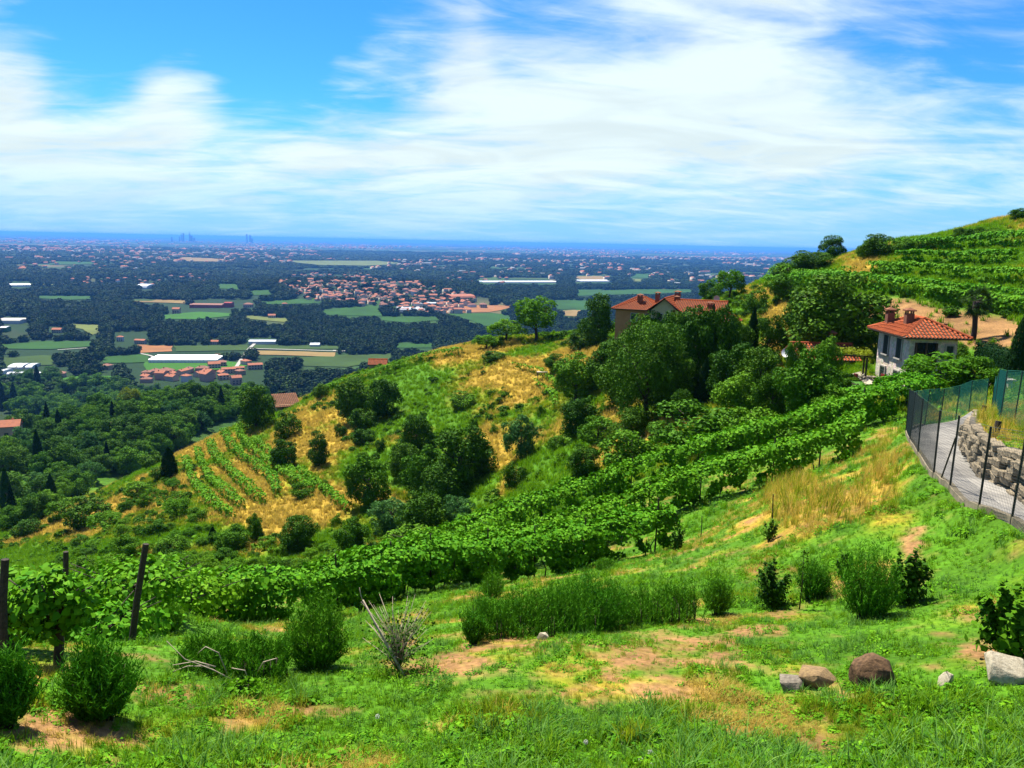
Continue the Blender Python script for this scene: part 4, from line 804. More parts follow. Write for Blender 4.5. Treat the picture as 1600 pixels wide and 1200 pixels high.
for i, (bx, by, tx, ty, r, l) in enumerate(((588, 935, 589, 872, 25, 'thin stake at the dark gap of the front vine row'), (1060, 862, 1058, 800, 29, 'grey stake at the right end of the front vine row'), (1206, 828, 1208, 772, 24, 'thin stake in the dry grass right of the vine rows'), (1095, 840, 1097, 806, 29, 'short stake between the vine rows and the dry grass'))):
    stake(bx, by, tx, ty, r, .018, l, 'vine_stake')

# ------------------------------------------------------------------ rosemary, shrubs and weeds of the foreground
def rosemary_mesh(seed, a, b, h, shoots, needles=16, flat=False):
    """upright needle-clad shoots springing from a woody base"""
    rng = np.random.default_rng(seed); n = shoots
    u = np.sqrt(rng.random(n)); w = rng.uniform(0, 6.283, n); bx = np.cos(w) * u * a * .42; by = np.sin(w) * u * b * .42
    if flat: bx = rng.uniform(-.5, .5, n) * a; by = rng.normal(0, .2, n) * b
    tx = np.cos(w) * u * a * .5 * rng.uniform(.8, 1.2, n) + rng.normal(0, .04, n); ty = np.sin(w) * u * b * .5 * rng.uniform(.8, 1.2, n) + rng.normal(0, .04, n)
    if not flat: bx = bx * .55; by = by * .55
    if flat: tx = bx + rng.normal(0, .04, n); ty = by * 1.25 + rng.normal(0, .04, n)
    hh = h * (np.sqrt(np.maximum(0, 1 - .72 * u ** 2)) if not flat else (.72 + .28 * vnoise(bx * 2.2, by * 0, seed)) * (1 - .35 * np.abs(by / b * 2) ** 2)) * np.where(rng.random(n) < .07, 1.25, 1.) * rng.uniform(.58, 1.12, n) * (.72 + .56 * vnoise(tx * 5.5 + 3, ty * 5.5 + 8, seed))
    k = needles; t = np.tile(np.linspace(.30, 1, k)[None], (n, 1)) + rng.uniform(-.02, .02, (n, k)); c = t ** 1.5
    X = bx[:, None] + (tx - bx)[:, None] * c; Y = by[:, None] + (ty - by)[:, None] * c; Z = hh[:, None] * t
    pos = np.stack([X, Y, Z], -1).reshape(-1, 3); m = len(pos); ax = rng.normal(0, .75, (m, 3)); ax[:, 2] = 1.0; ax = unit(ax); side = unit(np.cross(ax, rng.normal(0, 1, (m, 3))))
    L = rng.uniform(.035, .060, m)[:, None]; wd = rng.uniform(.0035, .0065, m)[:, None]
    V = np.stack([pos - side * wd, pos + side * wd, pos + ax * L + side * wd * .3, pos + ax * L - side * wd * .3], 1).reshape(-1, 3)
    return to_mesh('shoots', V, np.arange(m * 4).reshape(m, 4), MT['leaf_rosemary'])
def stems_mesh(seed, a, b, h, n, mat='bark', flat=False):
    rng = random.Random(seed); mb = MB()
    for i in range(n):
        w = rng.uniform(0, 6.283); u = math.sqrt(rng.random()); q = (math.cos(w) * u * a * .4, math.sin(w) * u * b * .4) if not flat else (rng.uniform(-.5, .5) * a, rng.uniform(-.3, .3) * b)
        k = .35 if not flat else 1
        mb.tube([(q[0] * k, q[1] * k, -.05), (q[0] * (k + .3 * (1 - k)), q[1] * (k + .3), h * .3), (q[0], q[1], h * .62)], [.011, .008, .004], 4)
    return mb.mesh('stems', MT[mat], True)
def fg(px, py, r0=4.5): return G(px, py, r0, 45)
def rosemary(px, py, wpx, hpx, label, shoots=420, seed=0, depth=None, flat=False, rz=0., name='rosemary_bush', r0=4.5):
    p = fg(px, py, r0); m = pxm(p); w = wpx * m; h = hpx * m * .98
    t = thing(name, label, 'bush', (p[0], p[1] + w * .12, Hs(p[0], p[1] + w * .12) - .02), rz, 'rosemary bushes on the lawn')
    obj('shoots', rosemary_mesh(seed, w, depth or w, h, int(shoots * 1.7), 19, flat), t); obj('stems', stems_mesh(seed, w, depth or w, h, 26 if not flat else 60, 'bark', flat), t); return t
rosemary(152, 1126, 112, 132, 'tall round rosemary bush at lower left with its shadow beside it', 520, 1); rosemary(2, 1138, 92, 138, 'rosemary bush cut off by the left edge of the picture', 420, 2)
rosemary(362, 1058, 160, 66, 'low wide rosemary hedge behind the bare pale twigs', 620, 3, .75, True, .12); rosemary(492, 1044, 104, 106, 'tall rosemary bush at the right end of the low hedge', 520, 4)
rosemary(835, 995, 190, 78, 'long rosemary hedge in the middle of the lawn, left half', 820, 5, 1.0, True, .16); rosemary(1000, 975, 195, 66, 'long rosemary hedge in the middle of the lawn, right half', 820, 6, 1.0, True, .30); rosemary(920, 985, 140, 86, 'highest hump of the long rosemary hedge', 560, 16, 1.1)
rosemary(740, 1006, 40, 60, 'small rosemary tuft at the left tip of the long hedge', 160, 15)
rosemary(1122, 960, 52, 62, 'small upright rosemary at the right end of the long hedge', 240, 7); rosemary(770, 936, 44, 42, 'little rosemary ball in front of the front vine row', 220, 8); rosemary(264, 990, 40, 44, 'little rosemary tuft beside the close grapevines', 200, 9); rosemary(945, 892, 36, 22, 'small rosemary tuft behind the long hedge', 160, 10)
rosemary(1272, 936, 62, 62, 'small rosemary behind the thin sapling', 280, 11); rosemary(1358, 968, 98, 112, 'big rosemary bush right of the thin sapling', 520, 12)
def leafy_shrub(px, py, wpx, hpx, label, mat, leaf, nl, stems=12, seed=0, gap=.0, name='leafy_shrub', lobed=True, r0=4.5, narrow=1.):
    p = fg(px, py, r0); m = pxm(p); w = wpx * m; h = hpx * m; t = thing(name, label, 'shrub', (p[0], p[1] + .12 * w, Hs(p[0], p[1] + .12 * w) - .02), 0, 'leafy shrubs of the foreground')
    rng = np.random.default_rng(seed + 70); mb = MB(); tips = []
    for i in range(stems):
        a = rng.uniform(0, 6.283); u = rng.uniform(.2, 1); q = np.array([math.cos(a) * u * w * .5, math.sin(a) * u * w * .4, h * rng.uniform(.62, 1.02) * (1 - .25 * u * narrow)])
        mid = q * np.array([.35, .35, .5]); mb.tube([(q[0] * .1, q[1] * .1, -.05), mid, q], [.012, .008, .003], 5); tips.append((mid, q))
    obj('stems', mb.mesh('stems', MT['bark'], True), t)
    idx = rng.integers(0, stems, nl); u = rng.uniform(.0, 1.03, nl)[:, None]; A = np.array([a for a, b in tips])[idx]; B = np.array([b for a, b in tips])[idx]
    A = A * np.array([1, 1, .35]); pos = A + (B - A) * u + rng.normal(0, 1, (nl, 3)) * np.array([.13 * w, .13 * w, .05 * h]) * (1.15 - u)
    pos[:, 2] = np.maximum(pos[:, 2], .02)
    V, Fc = leaf_faces(pos, unit(pos - np.array([0, 0, h * .3])) + (0, 0, .5), leaf, rng, .7, .5, lobed); obj('leaves', to_mesh('leaves', V, Fc, MT[mat]), t); return t
leafy_shrub(1207, 950, 62, 88, 'dark small leaved shrub left of the thin sapling', 'leaf_dark', .045, 2600, 14, 1); leafy_shrub(1418, 944, 72, 104, 'dark glossy shrub behind the big rosemary bush', 'leaf_dark', .06, 1900, 16, 2, r0=10)
leafy_shrub(1588, 1030, 112, 180, 'tall leafy shrub at the right edge above the white rock', 'leaf_mid', .075, 1900, 15, 3); leafy_shrub(1058, 862, 26, 48, 'small dark shrub at the right end of the front vine row', 'leaf_dark', .07, 700, 8, 4, r0=15)
leafy_shrub(1202, 846, 24, 40, 'small dark plant at the foot of the dry grass', 'leaf_dark', .06, 420, 7, 5, r0=14); leafy_shrub(1318, 905, 30, 66, 'thin leafy plant left behind the big rosemary bush', 'leaf_mid', .05, 420, 6, 6, r0=10); leafy_shrub(1440, 905, 26, 40, 'leafy weed at the foot of the eroded bank', 'leaf_mid', .06, 320, 6, 7, r0=10)
leafy_shrub(380, 1098, 90, 40, 'low brownish weed clump under the bare pale twigs', 'weed_leaf', .04, 700, 12, 8)
def sapling():
    p = fg(1249, 952); m = pxm(p); h = 98 * m; t = thing('sapling', 'thin young sapling standing between two bushes', 'sapling', p, 0); rng = np.random.default_rng(4)
    obj('stem', MB().tube([(0, 0, -.05), (.01, 0, h * .5), (-.01, .01, h)], [.012, .009, .003], 6).mesh('stem', MT['bark'], True), t)
    q = np.c_[rng.normal(0, .035, 150), rng.normal(0, .035, 150), rng.uniform(.15, 1.02, 150) * h]; V, Fc = leaf_faces(q, rng.normal(0, 1, (150, 3)) + (0, 0, .6), .045, rng); obj('leaves', to_mesh('leaves', V, Fc, MT['leaf_dark']), t)
sapling()
def bare_twigs():
    p = fg(360, 1062); m = pxm(p); f = 1.0
    t = thing('bare_branch', 'bundle of pale bare twigs arching before the low rosemary hedge', 'branch', (p[0], p[1] - .15, p[2]), 0)
    def q(px, py, dy=0.): return ((px - 360) * m, dy, (1062 - py) * m)
    for i, pl in enumerate(([(372, 1050), (345, 1030), (305, 1010), (282, 978)], [(345, 1030), (318, 1018), (285, 1022)], [(362, 1045), (352, 1005), (335, 992), (325, 1000)], [(395, 1062), (390, 1035), (372, 1028)], [(405, 1045), (418, 1022), (440, 1012)], [(332, 1036), (300, 1033), (278, 1040)], [(395, 1062), (402, 1078), (410, 1086)])):
        obj('twig', MB().tube([q(a, b, .02 * i - .04 * k) for k, (a, b) in enumerate(pl)], [.008 - .0014 * k for k in range(len(pl))], 5).mesh('twig', MT['twig'], True), t)
bare_twigs()
def twiggy():
    p = fg(622, 1048); m = pxm(p); t = thing('dry_shrub', 'half dead twiggy shrub with a leaning pale stick', 'shrub', p, 0); rng = np.random.default_rng(12); mb = MB(); w = 105 * m; h = 120 * m
    for i in range(70):
        a = rng.uniform(0, 6.28); u = rng.uniform(.2, 1); e = np.array([math.cos(a) * u * w * .55, math.sin(a) * u * w * .4, h * rng.uniform(.35, 1.0)]); mb.tube([(0, 0, 0), e * np.array([.3, .3, .55]) + rng.normal(0, .02, 3), e], [.007, .005, .002], 4)
    obj('twigs', mb.mesh('twigs', MT['twig'], True), t)
    q = rng.normal(0, 1, (1100, 3)) * np.array([w * .24, w * .2, h * .22]) + np.array([.04, 0, h * .42]); q[:, 2] = np.abs(q[:, 2]); V, Fc = leaf_faces(q, rng.normal(0, 1, (1100, 3)) + (0, 0, .6), .035, rng); obj('leaves', to_mesh('leaves', V, Fc, MT['leaf_dark']), t)
    def w3(px, py, dy): return ((px - 622) * m, dy, (1048 - py) * m)
    obj('stick', MB().tube([w3(642, 1050, -.25), w3(610, 992, -.2), w3(572, 922, -.15)], [.016, .014, .011], 7).mesh('stick', MT['twig'], True), t)
    obj('stick', MB().tube([w3(572, 930, -.1), w3(568, 918, -.1), w3(566, 905, -.1)], [.006, .005, .004], 5).mesh('stick', MT['twig'], True), t)
twiggy()
# ------------------------------------------------------------------ stones lying in the grass
def rock_material(name, c1, c2, scale=7.):
    m = pmat(name, c1, c2, scale, .9, .3, .2, 6); return m
rock_material('rock_brown', (.20, .115, .055), (.075, .042, .022)); rock_material('rock_tan', (.40, .27, .12), (.20, .13, .07)); rock_material('rock_white', (.62, .55, .40), (.38, .32, .22)); rock_material('rock_grey', (.34, .29, .22), (.18, .15, .12))
def rock(px, py, wpx, hpx, mat, label, seed, dep=.8, rz=0., npt=18):
    p = fg(px, py); m = pxm(p); rng = np.random.default_rng(seed); bm = bmesh.new()
    for q in sph(rng, npt) * rng.uniform(.84, 1., (npt, 1)): bm.verts.new(q)
    bmesh.ops.convex_hull(bm, input=bm.verts); bmesh.ops.delete(bm, geom=[v for v in bm.verts if not v.link_faces], context='VERTS')
    bmesh.ops.bevel(bm, geom=bm.edges[:], offset=.05, segments=2, affect='EDGES', profile=.6)
    bmesh.ops.triangulate(bm, faces=bm.faces[:]); bmesh.ops.subdivide_edges(bm, edges=bm.edges[:], cuts=1, use_grid_fill=True)
    for v in bm.verts:
        c = v.co; k = 1 + .07 * (float(vnoise(np.array([c.x * 3 + 7]), np.array([c.y * 3 + c.z * 4]), seed)[0]) - .5) + .03 * (float(vnoise(np.array([c.x * 9 + 7]), np.array([c.y * 9 + c.z * 11]), seed)[0]) - .5); v.co = c * k
    me = bpy.data.meshes.new('rock'); bm.to_mesh(me); bm.free(); me.materials.append(MT[mat])
    for f in me.polygons: f.use_smooth = True
    w = wpx * m; h = hpx * m
    o = obj('rock', me, None, (p[0], p[1] + w * .15, p[2] + h * .20), (.1, .06, rz), (w * .52, w * .5 * dep, h * .68)); return tag(o, label, 'rock', 'stones in the grass')
rock(1366, 1072, 76, 58, 'rock_brown', 'rounded brown boulder, the darkest stone in the grass', 3, .9, 0., 40); rock(1292, 1072, 92, 36, 'rock_tan', 'long tan stone left of the brown boulder', 5, .6, .1, 14); rock(1240, 1078, 62, 28, 'rock_grey', 'flat grey stone at the left end of the stones', 8, .7, .2, 13)
rock(1483, 1072, 38, 30, 'rock_white', 'small pale stone between the boulder and the big white stone', 9, .9); rock(1572, 1066, 84, 58, 'rock_white', 'big white angular stone at the right edge', 21, .8, -.3, 20)
rock(848, 1000, 26, 12, 'rock_white', 'small pale stone below the long rosemary hedge', 16)
# ------------------------------------------------------------------ dandelion clocks
def dandelions():
    pmat('seed_head', (.75, .75, .68), (.6, .62, .55), 30, .9)
    for i, (px, py, l) in enumerate(((973, 1148, 'highest dandelion clock near the lower edge'), (970, 1162, 'dandelion clock just below the highest one'), (915, 1162, 'dandelion clock left of the pair near the lower edge'), (1015, 1178, 'largest dandelion clock, right of the pair'), (1001, 1190, 'small dandelion clock at the lower edge'), (1018, 1199, 'dandelion clock half cut by the lower edge'), (590, 1122, 'lone dandelion clock left of the middle'))):
        p = P(px, py, G(px, py)[1] / ray(px, py)[0][1] - .12) if False else None
        g = G(px, py + 10); h = 14 * pxm(g); t = thing('dandelion', l, 'dandelion', g, 0, 'dandelion clocks in the grass'); rng = np.random.default_rng(i)
        obj('stalk', MB().tube([(0, 0, 0), (.004, 0, h * .5), (0, 0, h)], [.003, .0025, .002], 5).mesh('stalk', MT['grass_pale'], True), t)
        d = sph(rng, 140); V, Fc = leaf_faces(d * .019 + (0, 0, h), d, .009, rng, .5, .8); obj('seed_head', to_mesh('seed_head', V, Fc, MT['seed_head']), t)
dandelions()
# ------------------------------------------------------------------ grass
def tuft_mesh(name, seed, n, h, spread, wd, mat, curl=.5, segs=3):
    rng = np.random.default_rng(seed); V = []; Fs = []
    for i in range(n):
        a = rng.uniform(0, 6.283); d = np.array([math.cos(a), math.sin(a)]); s = np.array([-d[1], d[0]]); r0 = rng.uniform(0, spread); l = h * rng.uniform(.55, 1.15); c = curl * rng.uniform(.3, 1.3); o = len(V); b0 = np.array([math.cos(a * 3.7), math.sin(a * 3.7)]) * r0
        for k in range(segs + 1):
            u = k / segs; w = wd * (1 - u ** 1.6) * .5 + .0004; q = b0 + d * (l * c * u * u); z = l * u * (1 - .35 * c * u)
            V += [(q[0] - s[0] * w, q[1] - s[1] * w, z), (q[0] + s[0] * w, q[1] + s[1] * w, z)]
        Fs += [(o + 2 * k, o + 2 * k + 1, o + 2 * k + 3, o + 2 * k + 2) for k in range(segs)]
    return to_mesh(name, V, np.array(Fs), MT[mat])
def rosette_mesh(seed, n, l, mat):
    rng = np.random.default_rng(seed); a = rng.uniform(0, 6.283, n); r = rng.uniform(.02, l, n); pos = np.c_[np.cos(a) * r, np.sin(a) * r, rng.uniform(.01, .06, n)]
    V, Fc = leaf_faces(pos, np.c_[np.cos(a) * .3, np.sin(a) * .3, np.ones(n)], l * .55, rng, .6, .3); return to_mesh('weed', V, Fc, MT[mat])
def polar_pts(rng, r0, r1, dens, amax=.72):
    n = int(dens * amax * (r1 ** 2 - r0 ** 2)); a = rng.uniform(-amax, amax, n); r = np.sqrt(rng.uniform(r0 ** 2, r1 ** 2, n)); x = np.sin(a) * r; y = np.cos(a) * r; return x, y, H(x, y)
def off_road(x, y):
    return road_dist(x, y) > .18
def grass():
    rng = np.random.default_rng(77); B = {k: [] for k in ('g', 'p', 'd', 'w', 'l')}
    def push(k, x, y, z, m, s):
        B[k].append((np.c_[x, y, z - .005][m], s[m]))
    for r0, r1, de in ((4.4, 8, 330), (8, 13, 170), (13, 20, 85), (20, 32, 42), (32, 54, 12)):
        x, y, z = polar_pts(rng, r0, r1, de); dry, soil, px, py, r = ground_state(x, y, z); n = len(x); u = rng.random(n); pat = fbm(x * 1.3, y * 1.3, 15, 3)
        ok = off_road(x, y) & (u > soil * .86 - .04) & (px > -220) & (px < 1820)
        s = rng.uniform(.7, 1.3, n) * (.6 + .9 * sst(.35, .7, pat)) * (1 + .02 * r); v = rng.random(n)
        tall = .42 + .48 * sst(1020, 1170, py); s = s * np.where(r < 14, tall, np.where(r < 32, .6, .95))
        isd = (dry > .55) & (v < .75); isl = ~isd & (dry > .32) & (v < .5)
        wd = ~isd & ~isl & (v > .74 - .25 * sst(.55, .7, fbm(x * .7, y * .7, 19, 3))); pa = ~isd & ~isl & ~wd & (v < .16 + .3 * sst(.55, .7, fbm(x * .5, y * .5, 29, 3)))
        gr = ~isd & ~isl & ~wd & ~pa
        sm = off_road(x, y) & (soil > .3) & (r < 30) & (px > -220) & (px < 1820); push('d', x, y, z, sm & (v < .30), s * .55); push('w', x, y, z, sm & (v > .90), s * .6)
        for k, m in (('g', gr), ('p', pa), ('d', isd), ('w', wd), ('l', isl)): push(k, x, y, z, m & ok, s)
    names = {'g': ('grass', 'bright green grass of the sloping lawn'), 'p': ('pale_grass', 'pale green longer grass mixed into the lawn'), 'd': ('dry_grass', 'golden dry grass of the bank and lawn edge'), 'w': ('weeds', 'broad leaved weeds and clover in the lawn'), 'l': ('lime_grass', 'yellowing grass where the lawn dries out')}
    protos = {'g': [tuft_mesh('grass_tuft', s, 16, .13, .06, .0075, 'grass_green', .6) for s in (1, 2)], 'p': [tuft_mesh('grass_tuft', 3, 14, .17, .05, .006, 'grass_pale', .8)], 'd': [tuft_mesh('grass_tuft', 4, 22, .12, .09, .005, 'grass_dry', .9)], 'w': [rosette_mesh(5, 14, .07, 'weed_leaf'), rosette_mesh(6, 22, .10, 'weed_leaf')], 'l': [tuft_mesh('grass_tuft', 7, 16, .15, .06, .006, 'grass_lime', .6)]}
    for k in B:
        pts = np.concatenate([b[0] for b in B[k]]); s = np.concatenate([b[1] for b in B[k]]); n = len(pts)
        if not n: continue
        sel = rng.integers(0, len(protos[k]), n)
        for q, pm in enumerate(protos[k]):
            m = sel == q; c = m.sum(); gn_scatter(names[k][0], pts[m], np.c_[rng.normal(0, .12, c), rng.normal(0, .12, c), rng.uniform(0, 6.28, c)], np.repeat(s[m][:, None], 3, 1), pm, names[k][1], 'grass')
    # tall golden grass on the bank and around the end of the vines
    x, y, z = polar_pts(rng, 17, 46, 11); dry, soil, px, py, r = ground_state(x, y, z)
    tall = gsum(px, py, [(1250, 790, 70, 40, 1.), (1380, 740, 40, 50, .8), (1330, 800, 70, 22, .7), (1560, 668, 70, 24, .8), (1230, 760, 30, 30, .6), (1150, 830, 70, 14, .3), (1480, 652, 70, 10, .5)]) + (fbm(x * .7, y * .7, 3, 3) - .5) * .9
    m = off_road(x, y) & (tall > .34) & (rng.random(len(x)) < .35 + .6 * np.clip(tall, 0, 1)); n = m.sum(); sz = rng.uniform(.45, 1.35, n) * (.4 + .8 * np.clip(tall[m], 0, 1))
    half = rng.random(n) < .45
    for mm, mt, l in ((half, 'grass_dry', 'tall golden seed grass at the end of the vine rows'), (~half, 'grass_lime', 'tall yellow green grass at the end of the vine rows')):
        c = mm.sum(); gn_scatter('tall_grass', np.c_[x, y, z][m][mm], np.c_[rng.normal(0, .15, c), rng.normal(0, .15, c), rng.uniform(0, 6.28, c)], np.repeat(sz[mm][:, None], 3, 1), tuft_mesh('grass_tuft', 11, 22, .52, .12, .010, mt, .55), l, 'grass')
    # rough grass of the ridge and the hill
    x, y, z = polar_pts(rng, 50, 175, 3.4); dry, soil, px, py, r = ground_state(x, y, z); n = len(x); v = rng.random(n)
    ok = (v > soil - .1) & (px > -220) & (px < 1820); s = rng.uniform(.6, 1.4, n) * (.7 + .6 * fbm(x * .2, y * .2, 13, 3))
    cl = np.where(dry + (rng.random(n) - .5) * .25 > .62, 2, np.where(dry + (rng.random(n) - .5) * .25 > .30, 1, 0))
    for q, (mt, nm, l) in enumerate((('grass_green', 'meadow_grass', 'green rough grass of the ridge'), ('grass_lime', 'meadow_grass', 'yellow green rough grass of the ridge'), ('grass_dry', 'meadow_grass', 'golden dry grass of the ridge'))):
        m = ok & (cl == q); c = m.sum(); gn_scatter(nm, np.c_[x, y, z][m], np.c_[rng.normal(0, .1, c), rng.normal(0, .1, c), rng.uniform(0, 6.28, c)], np.repeat(s[m][:, None], 3, 1), tuft_mesh('grass_tuft', 21 + q, 22, .55, .30, .05, mt, .6, 2), l, 'grass')
    x, y, z = polar_pts(rng, 52, 175, .42); dry, soil, px, py, r = ground_state(x, y, z); n = len(x); pt = fbm(x * .12, y * .12, 63, 3)
    m = (pt + .25 * (rng.random(n) - .5) > .50) & (px > -40) & (px < 1640) & (dry < .85) & ~((rng.random(n) < .6) & inpoly(px, py, [(270, 690), (340, 640), (440, 660), (560, 800), (540, 845), (380, 845), (290, 790)])) & ~((px > 1300) & (py < 480)) & ~((px > 1300) & (py > 560)); c = m.sum(); sz = rng.uniform(.35, 1.25, c)
    for q, (kd, l) in enumerate((('bush', 'low green undergrowth scattered over the ridge'), ('darkbush', 'low dark undergrowth scattered over the ridge'), ('blue', 'low pale undergrowth scattered over the ridge'))):
        mm = rng.integers(0, 3, c) == q; k = mm.sum(); V, Fc = clump_crown(300 + q, 14, 420, .16, zc=.3, rx=.4, rz=.4, low=-.6, cr=(.14, .22)); pm = to_mesh('low_bush', V, Fc, MT[('leaf_mid', 'leaf_dark', 'leaf_light')[q]])
        gn_scatter('undergrowth', np.c_[x, y, z][m][mm], np.c_[np.zeros(k), np.zeros(k), rng.uniform(0, 6.28, k)], np.c_[sz[mm] * 1.3, sz[mm] * 1.3, sz[mm] * .9], pm, l, 'undergrowth')
grass()
# ------------------------------------------------------------------ stone wall beside the road, stone by stone
pmat('wall_stone', (.46, .37, .25), (.20, .165, .115), 3.5, .95, .7, .15, 9); pmat('wall_core', (.17, .145, .11), (.09, .075, .055), 6, .95, .6)
def stone_mesh(seed):
    rng = np.random.default_rng(seed); bm = bmesh.new(); bmesh.ops.create_cube(bm, size=1)
    bmesh.ops.bevel(bm, geom=bm.edges[:], offset=.16, segments=1, affect='EDGES')
    for v in bm.verts: v.co = tuple(np.array(v.co) + rng.normal(0, .045, 3))
    me = bpy.data.meshes.new('stone'); bm.to_mesh(me); bm.free(); me.materials.append(MT['wall_stone']); return me
def road_wall():
    pl = smooth_poly(WALL_PL, 90); seg = np.r_[0, np.cumsum(np.hypot(*np.diff(pl[:, :2], axis=0).T))]; L = seg[-1]; base = np.array([pl[30][0], pl[30][1], ROAD_Z[20]])
    t = thing('stone_wall', 'rough stone retaining wall on the inside of the road bend', 'wall', base); stones = [stone_mesh(i) for i in range(7)]
    zr = road_z(pl[:, 0], pl[:, 1]); hh = WALL_H * (1 - .35 * sst(.55, 1, np.linspace(0, 1, 90)))
    mb = MB()
    for i in range(90):
        d = pl[min(i + 1, 89)] - pl[max(i - 1, 0)]; d = d[:2] / np.hypot(d[0], d[1]); nn = np.array([d[1], -d[0]]); a = pl[i][:2] + nn * .08; b = pl[i][:2] + nn * .6
        mb.add([(*(a - base[:2]), zr[i] - .25 - base[2]), (*(a - base[:2]), zr[i] + hh[i] - .14 - base[2]), (*(b - base[:2]), zr[i] + hh[i] - base[2] - .16)], [])
    for i in range(89):
        for k in range(2): mb.f.append((i * 3 + k, i * 3 + k + 1, i * 3 + 4 + k, i * 3 + 3 + k))
    obj('core', mb.mesh('core', MT['wall_core']), t)
    rng = random.Random(3); cnt = 0; V = []; 
    for c in range(6):
        s = rng.uniform(0, .2)
        while s < L - .2:
            w = rng.uniform(.16, .58); h = .17 + rng.uniform(-.05, .06); q = s + w / 2
            x, y = np.interp(q, seg, pl[:, 0]), np.interp(q, seg, pl[:, 1]); u = q / L; x2, y2 = np.interp(q + .1, seg, pl[:, 0]), np.interp(q + .1, seg, pl[:, 1]); ang = math.atan2(y2 - y, x2 - x); z = np.interp(u, np.linspace(0, 1, 90), zr) + .08 + c * .17; top = np.interp(u, np.linspace(0, 1, 90), zr + hh)
            if z + h * .3 < top and cnt < 300 and proj(np.array([x, y, z]))[0][0] < 1780 and rng.random() > .13:
                o = obj('stone', stones[rng.randrange(7)], t, (x - base[0] + rng.uniform(-.06, .06), y - base[1] + rng.uniform(-.06, .06), z - base[2] + rng.uniform(-.03, .03)), (rng.uniform(-.08, .08), rng.uniform(-.12, .12), ang + rng.uniform(-.1, .1)), (w * .97, .26, h * .98)); cnt += 1
            s += w
road_wall()
# ------------------------------------------------------------------ net fences
pmat('net_wire', (.02, .24, .17), (.03, .30, .22), 4, .6); pmat('net_grey', (.05, .075, .07), (.07, .09, .085), 4, .6)
def net_fence(label, posts, hgt, step, wire, mat, braces=(), group='green net fences'):
    """posts: ground points; nets stretched from post to post"""
    base = np.array(posts[0]); t = thing('net_fence', label, 'fence', base, 0, group); rng = random.Random(9); tops = []
    for i, p in enumerate(posts):
        tip = np.array([rng.uniform(-.05, .05), rng.uniform(-.05, .05), hgt * rng.uniform(.98, 1.03)]); tops.append(tip)
        obj('post', MB().tube([(0, 0, -.2), tip], [.022, .022], 8).mesh('post', MT['post_paint']), t, np.array(p) - base)
    for i in braces:
        d = unit((np.array(posts[i + 1]) - np.array(posts[i]))[None])[0]; obj('brace', MB().tube([d * .95 + (0, 0, -.05), (0, 0, hgt * .72)], .018, 6).mesh('brace', MT['post_paint']), t, np.array(posts[i]) - base)
    for i in range(len(posts) - 1):
        a = np.array(posts[i]) - base; b = np.array(posts[i + 1]) - base; ta = a + tops[i] * .98; tb = b + tops[i + 1] * .98; L = np.linalg.norm(b - a); mb = MB(); n = max(2, int(L / step))
        for k in range(n + 1):
            u = k / n; mb.tube([a * (1 - u) + b * u + (0, 0, .03), ta * (1 - u) + tb * u], wire, 3, False)
        m = int(hgt / step)
        for k in range(m + 1):
            v = k / m; p0 = a * (1 - v) + ta * v + (0, 0, .03); p1 = b * (1 - v) + tb * v + (0, 0, .03); mb.tube([p0, p1], wire * (2 if k in (0, m) else 1), 3, False)
        obj('net', mb.mesh('net', MT[mat]), t)
def gp(q, off=0.): p = P(*q); return (p[0], p[1], Hs(p[0], p[1]) + off)
FP = [P(1740, 925, 12.9), P(1640, 874, 14.6)] + [P(*q) for q in FENCE]
def outward(pl):
    out = []
    for i, p in enumerate(pl):
        j = int(np.argmin(np.hypot(ROAD_C[:, 0] - p[0], ROAD_C[:, 1] - p[1]))); d = (p - ROAD_C[j])[:2]; d = d / np.linalg.norm(d); q = p[:2] + d * .12; out.append((q[0], q[1], Hs(q[0], q[1])))
    return out
FO = outward(FP)
net_fence('net fence with dark posts along the outer edge of the road', FO[:9], 1.72, .055, .0022, 'net_grey', (4,))
net_fence('teal green net fence around the far side of the road bend', FO[8:], 1.6, .05, .0025, 'net_wire')
net_fence('teal green net fence on the bank above the stone wall', [gp(q) for q in ((1640, 690, 25), (1612, 680, 26.5), (1583, 668, 28.5), (1561, 668, 31), (1552, 652, 36), (1549, 645, 41), (1551, 636, 47))], 1.75, .05, .0026, 'net_wire')
def wood_stub(px, py, r, l):
    p = P(px, py, r); g = Hs(p[0], p[1]); mb = MB().tube([(0, 0, -.1), (.02, 0, .2), (.05, .02, .42)], [.09, .085, .08], 9); tag(obj('wooden_stump', mb.mesh('wooden_stump', MT['old_wood']), None, (p[0], p[1], g)), l, 'stump', 'stumps on the wall top')
wood_stub(1555, 682, 24.5, 'short brown stump on the wall top, nearer one'); wood_stub(1533, 662, 33, 'short brown stump at the far end of the wall')

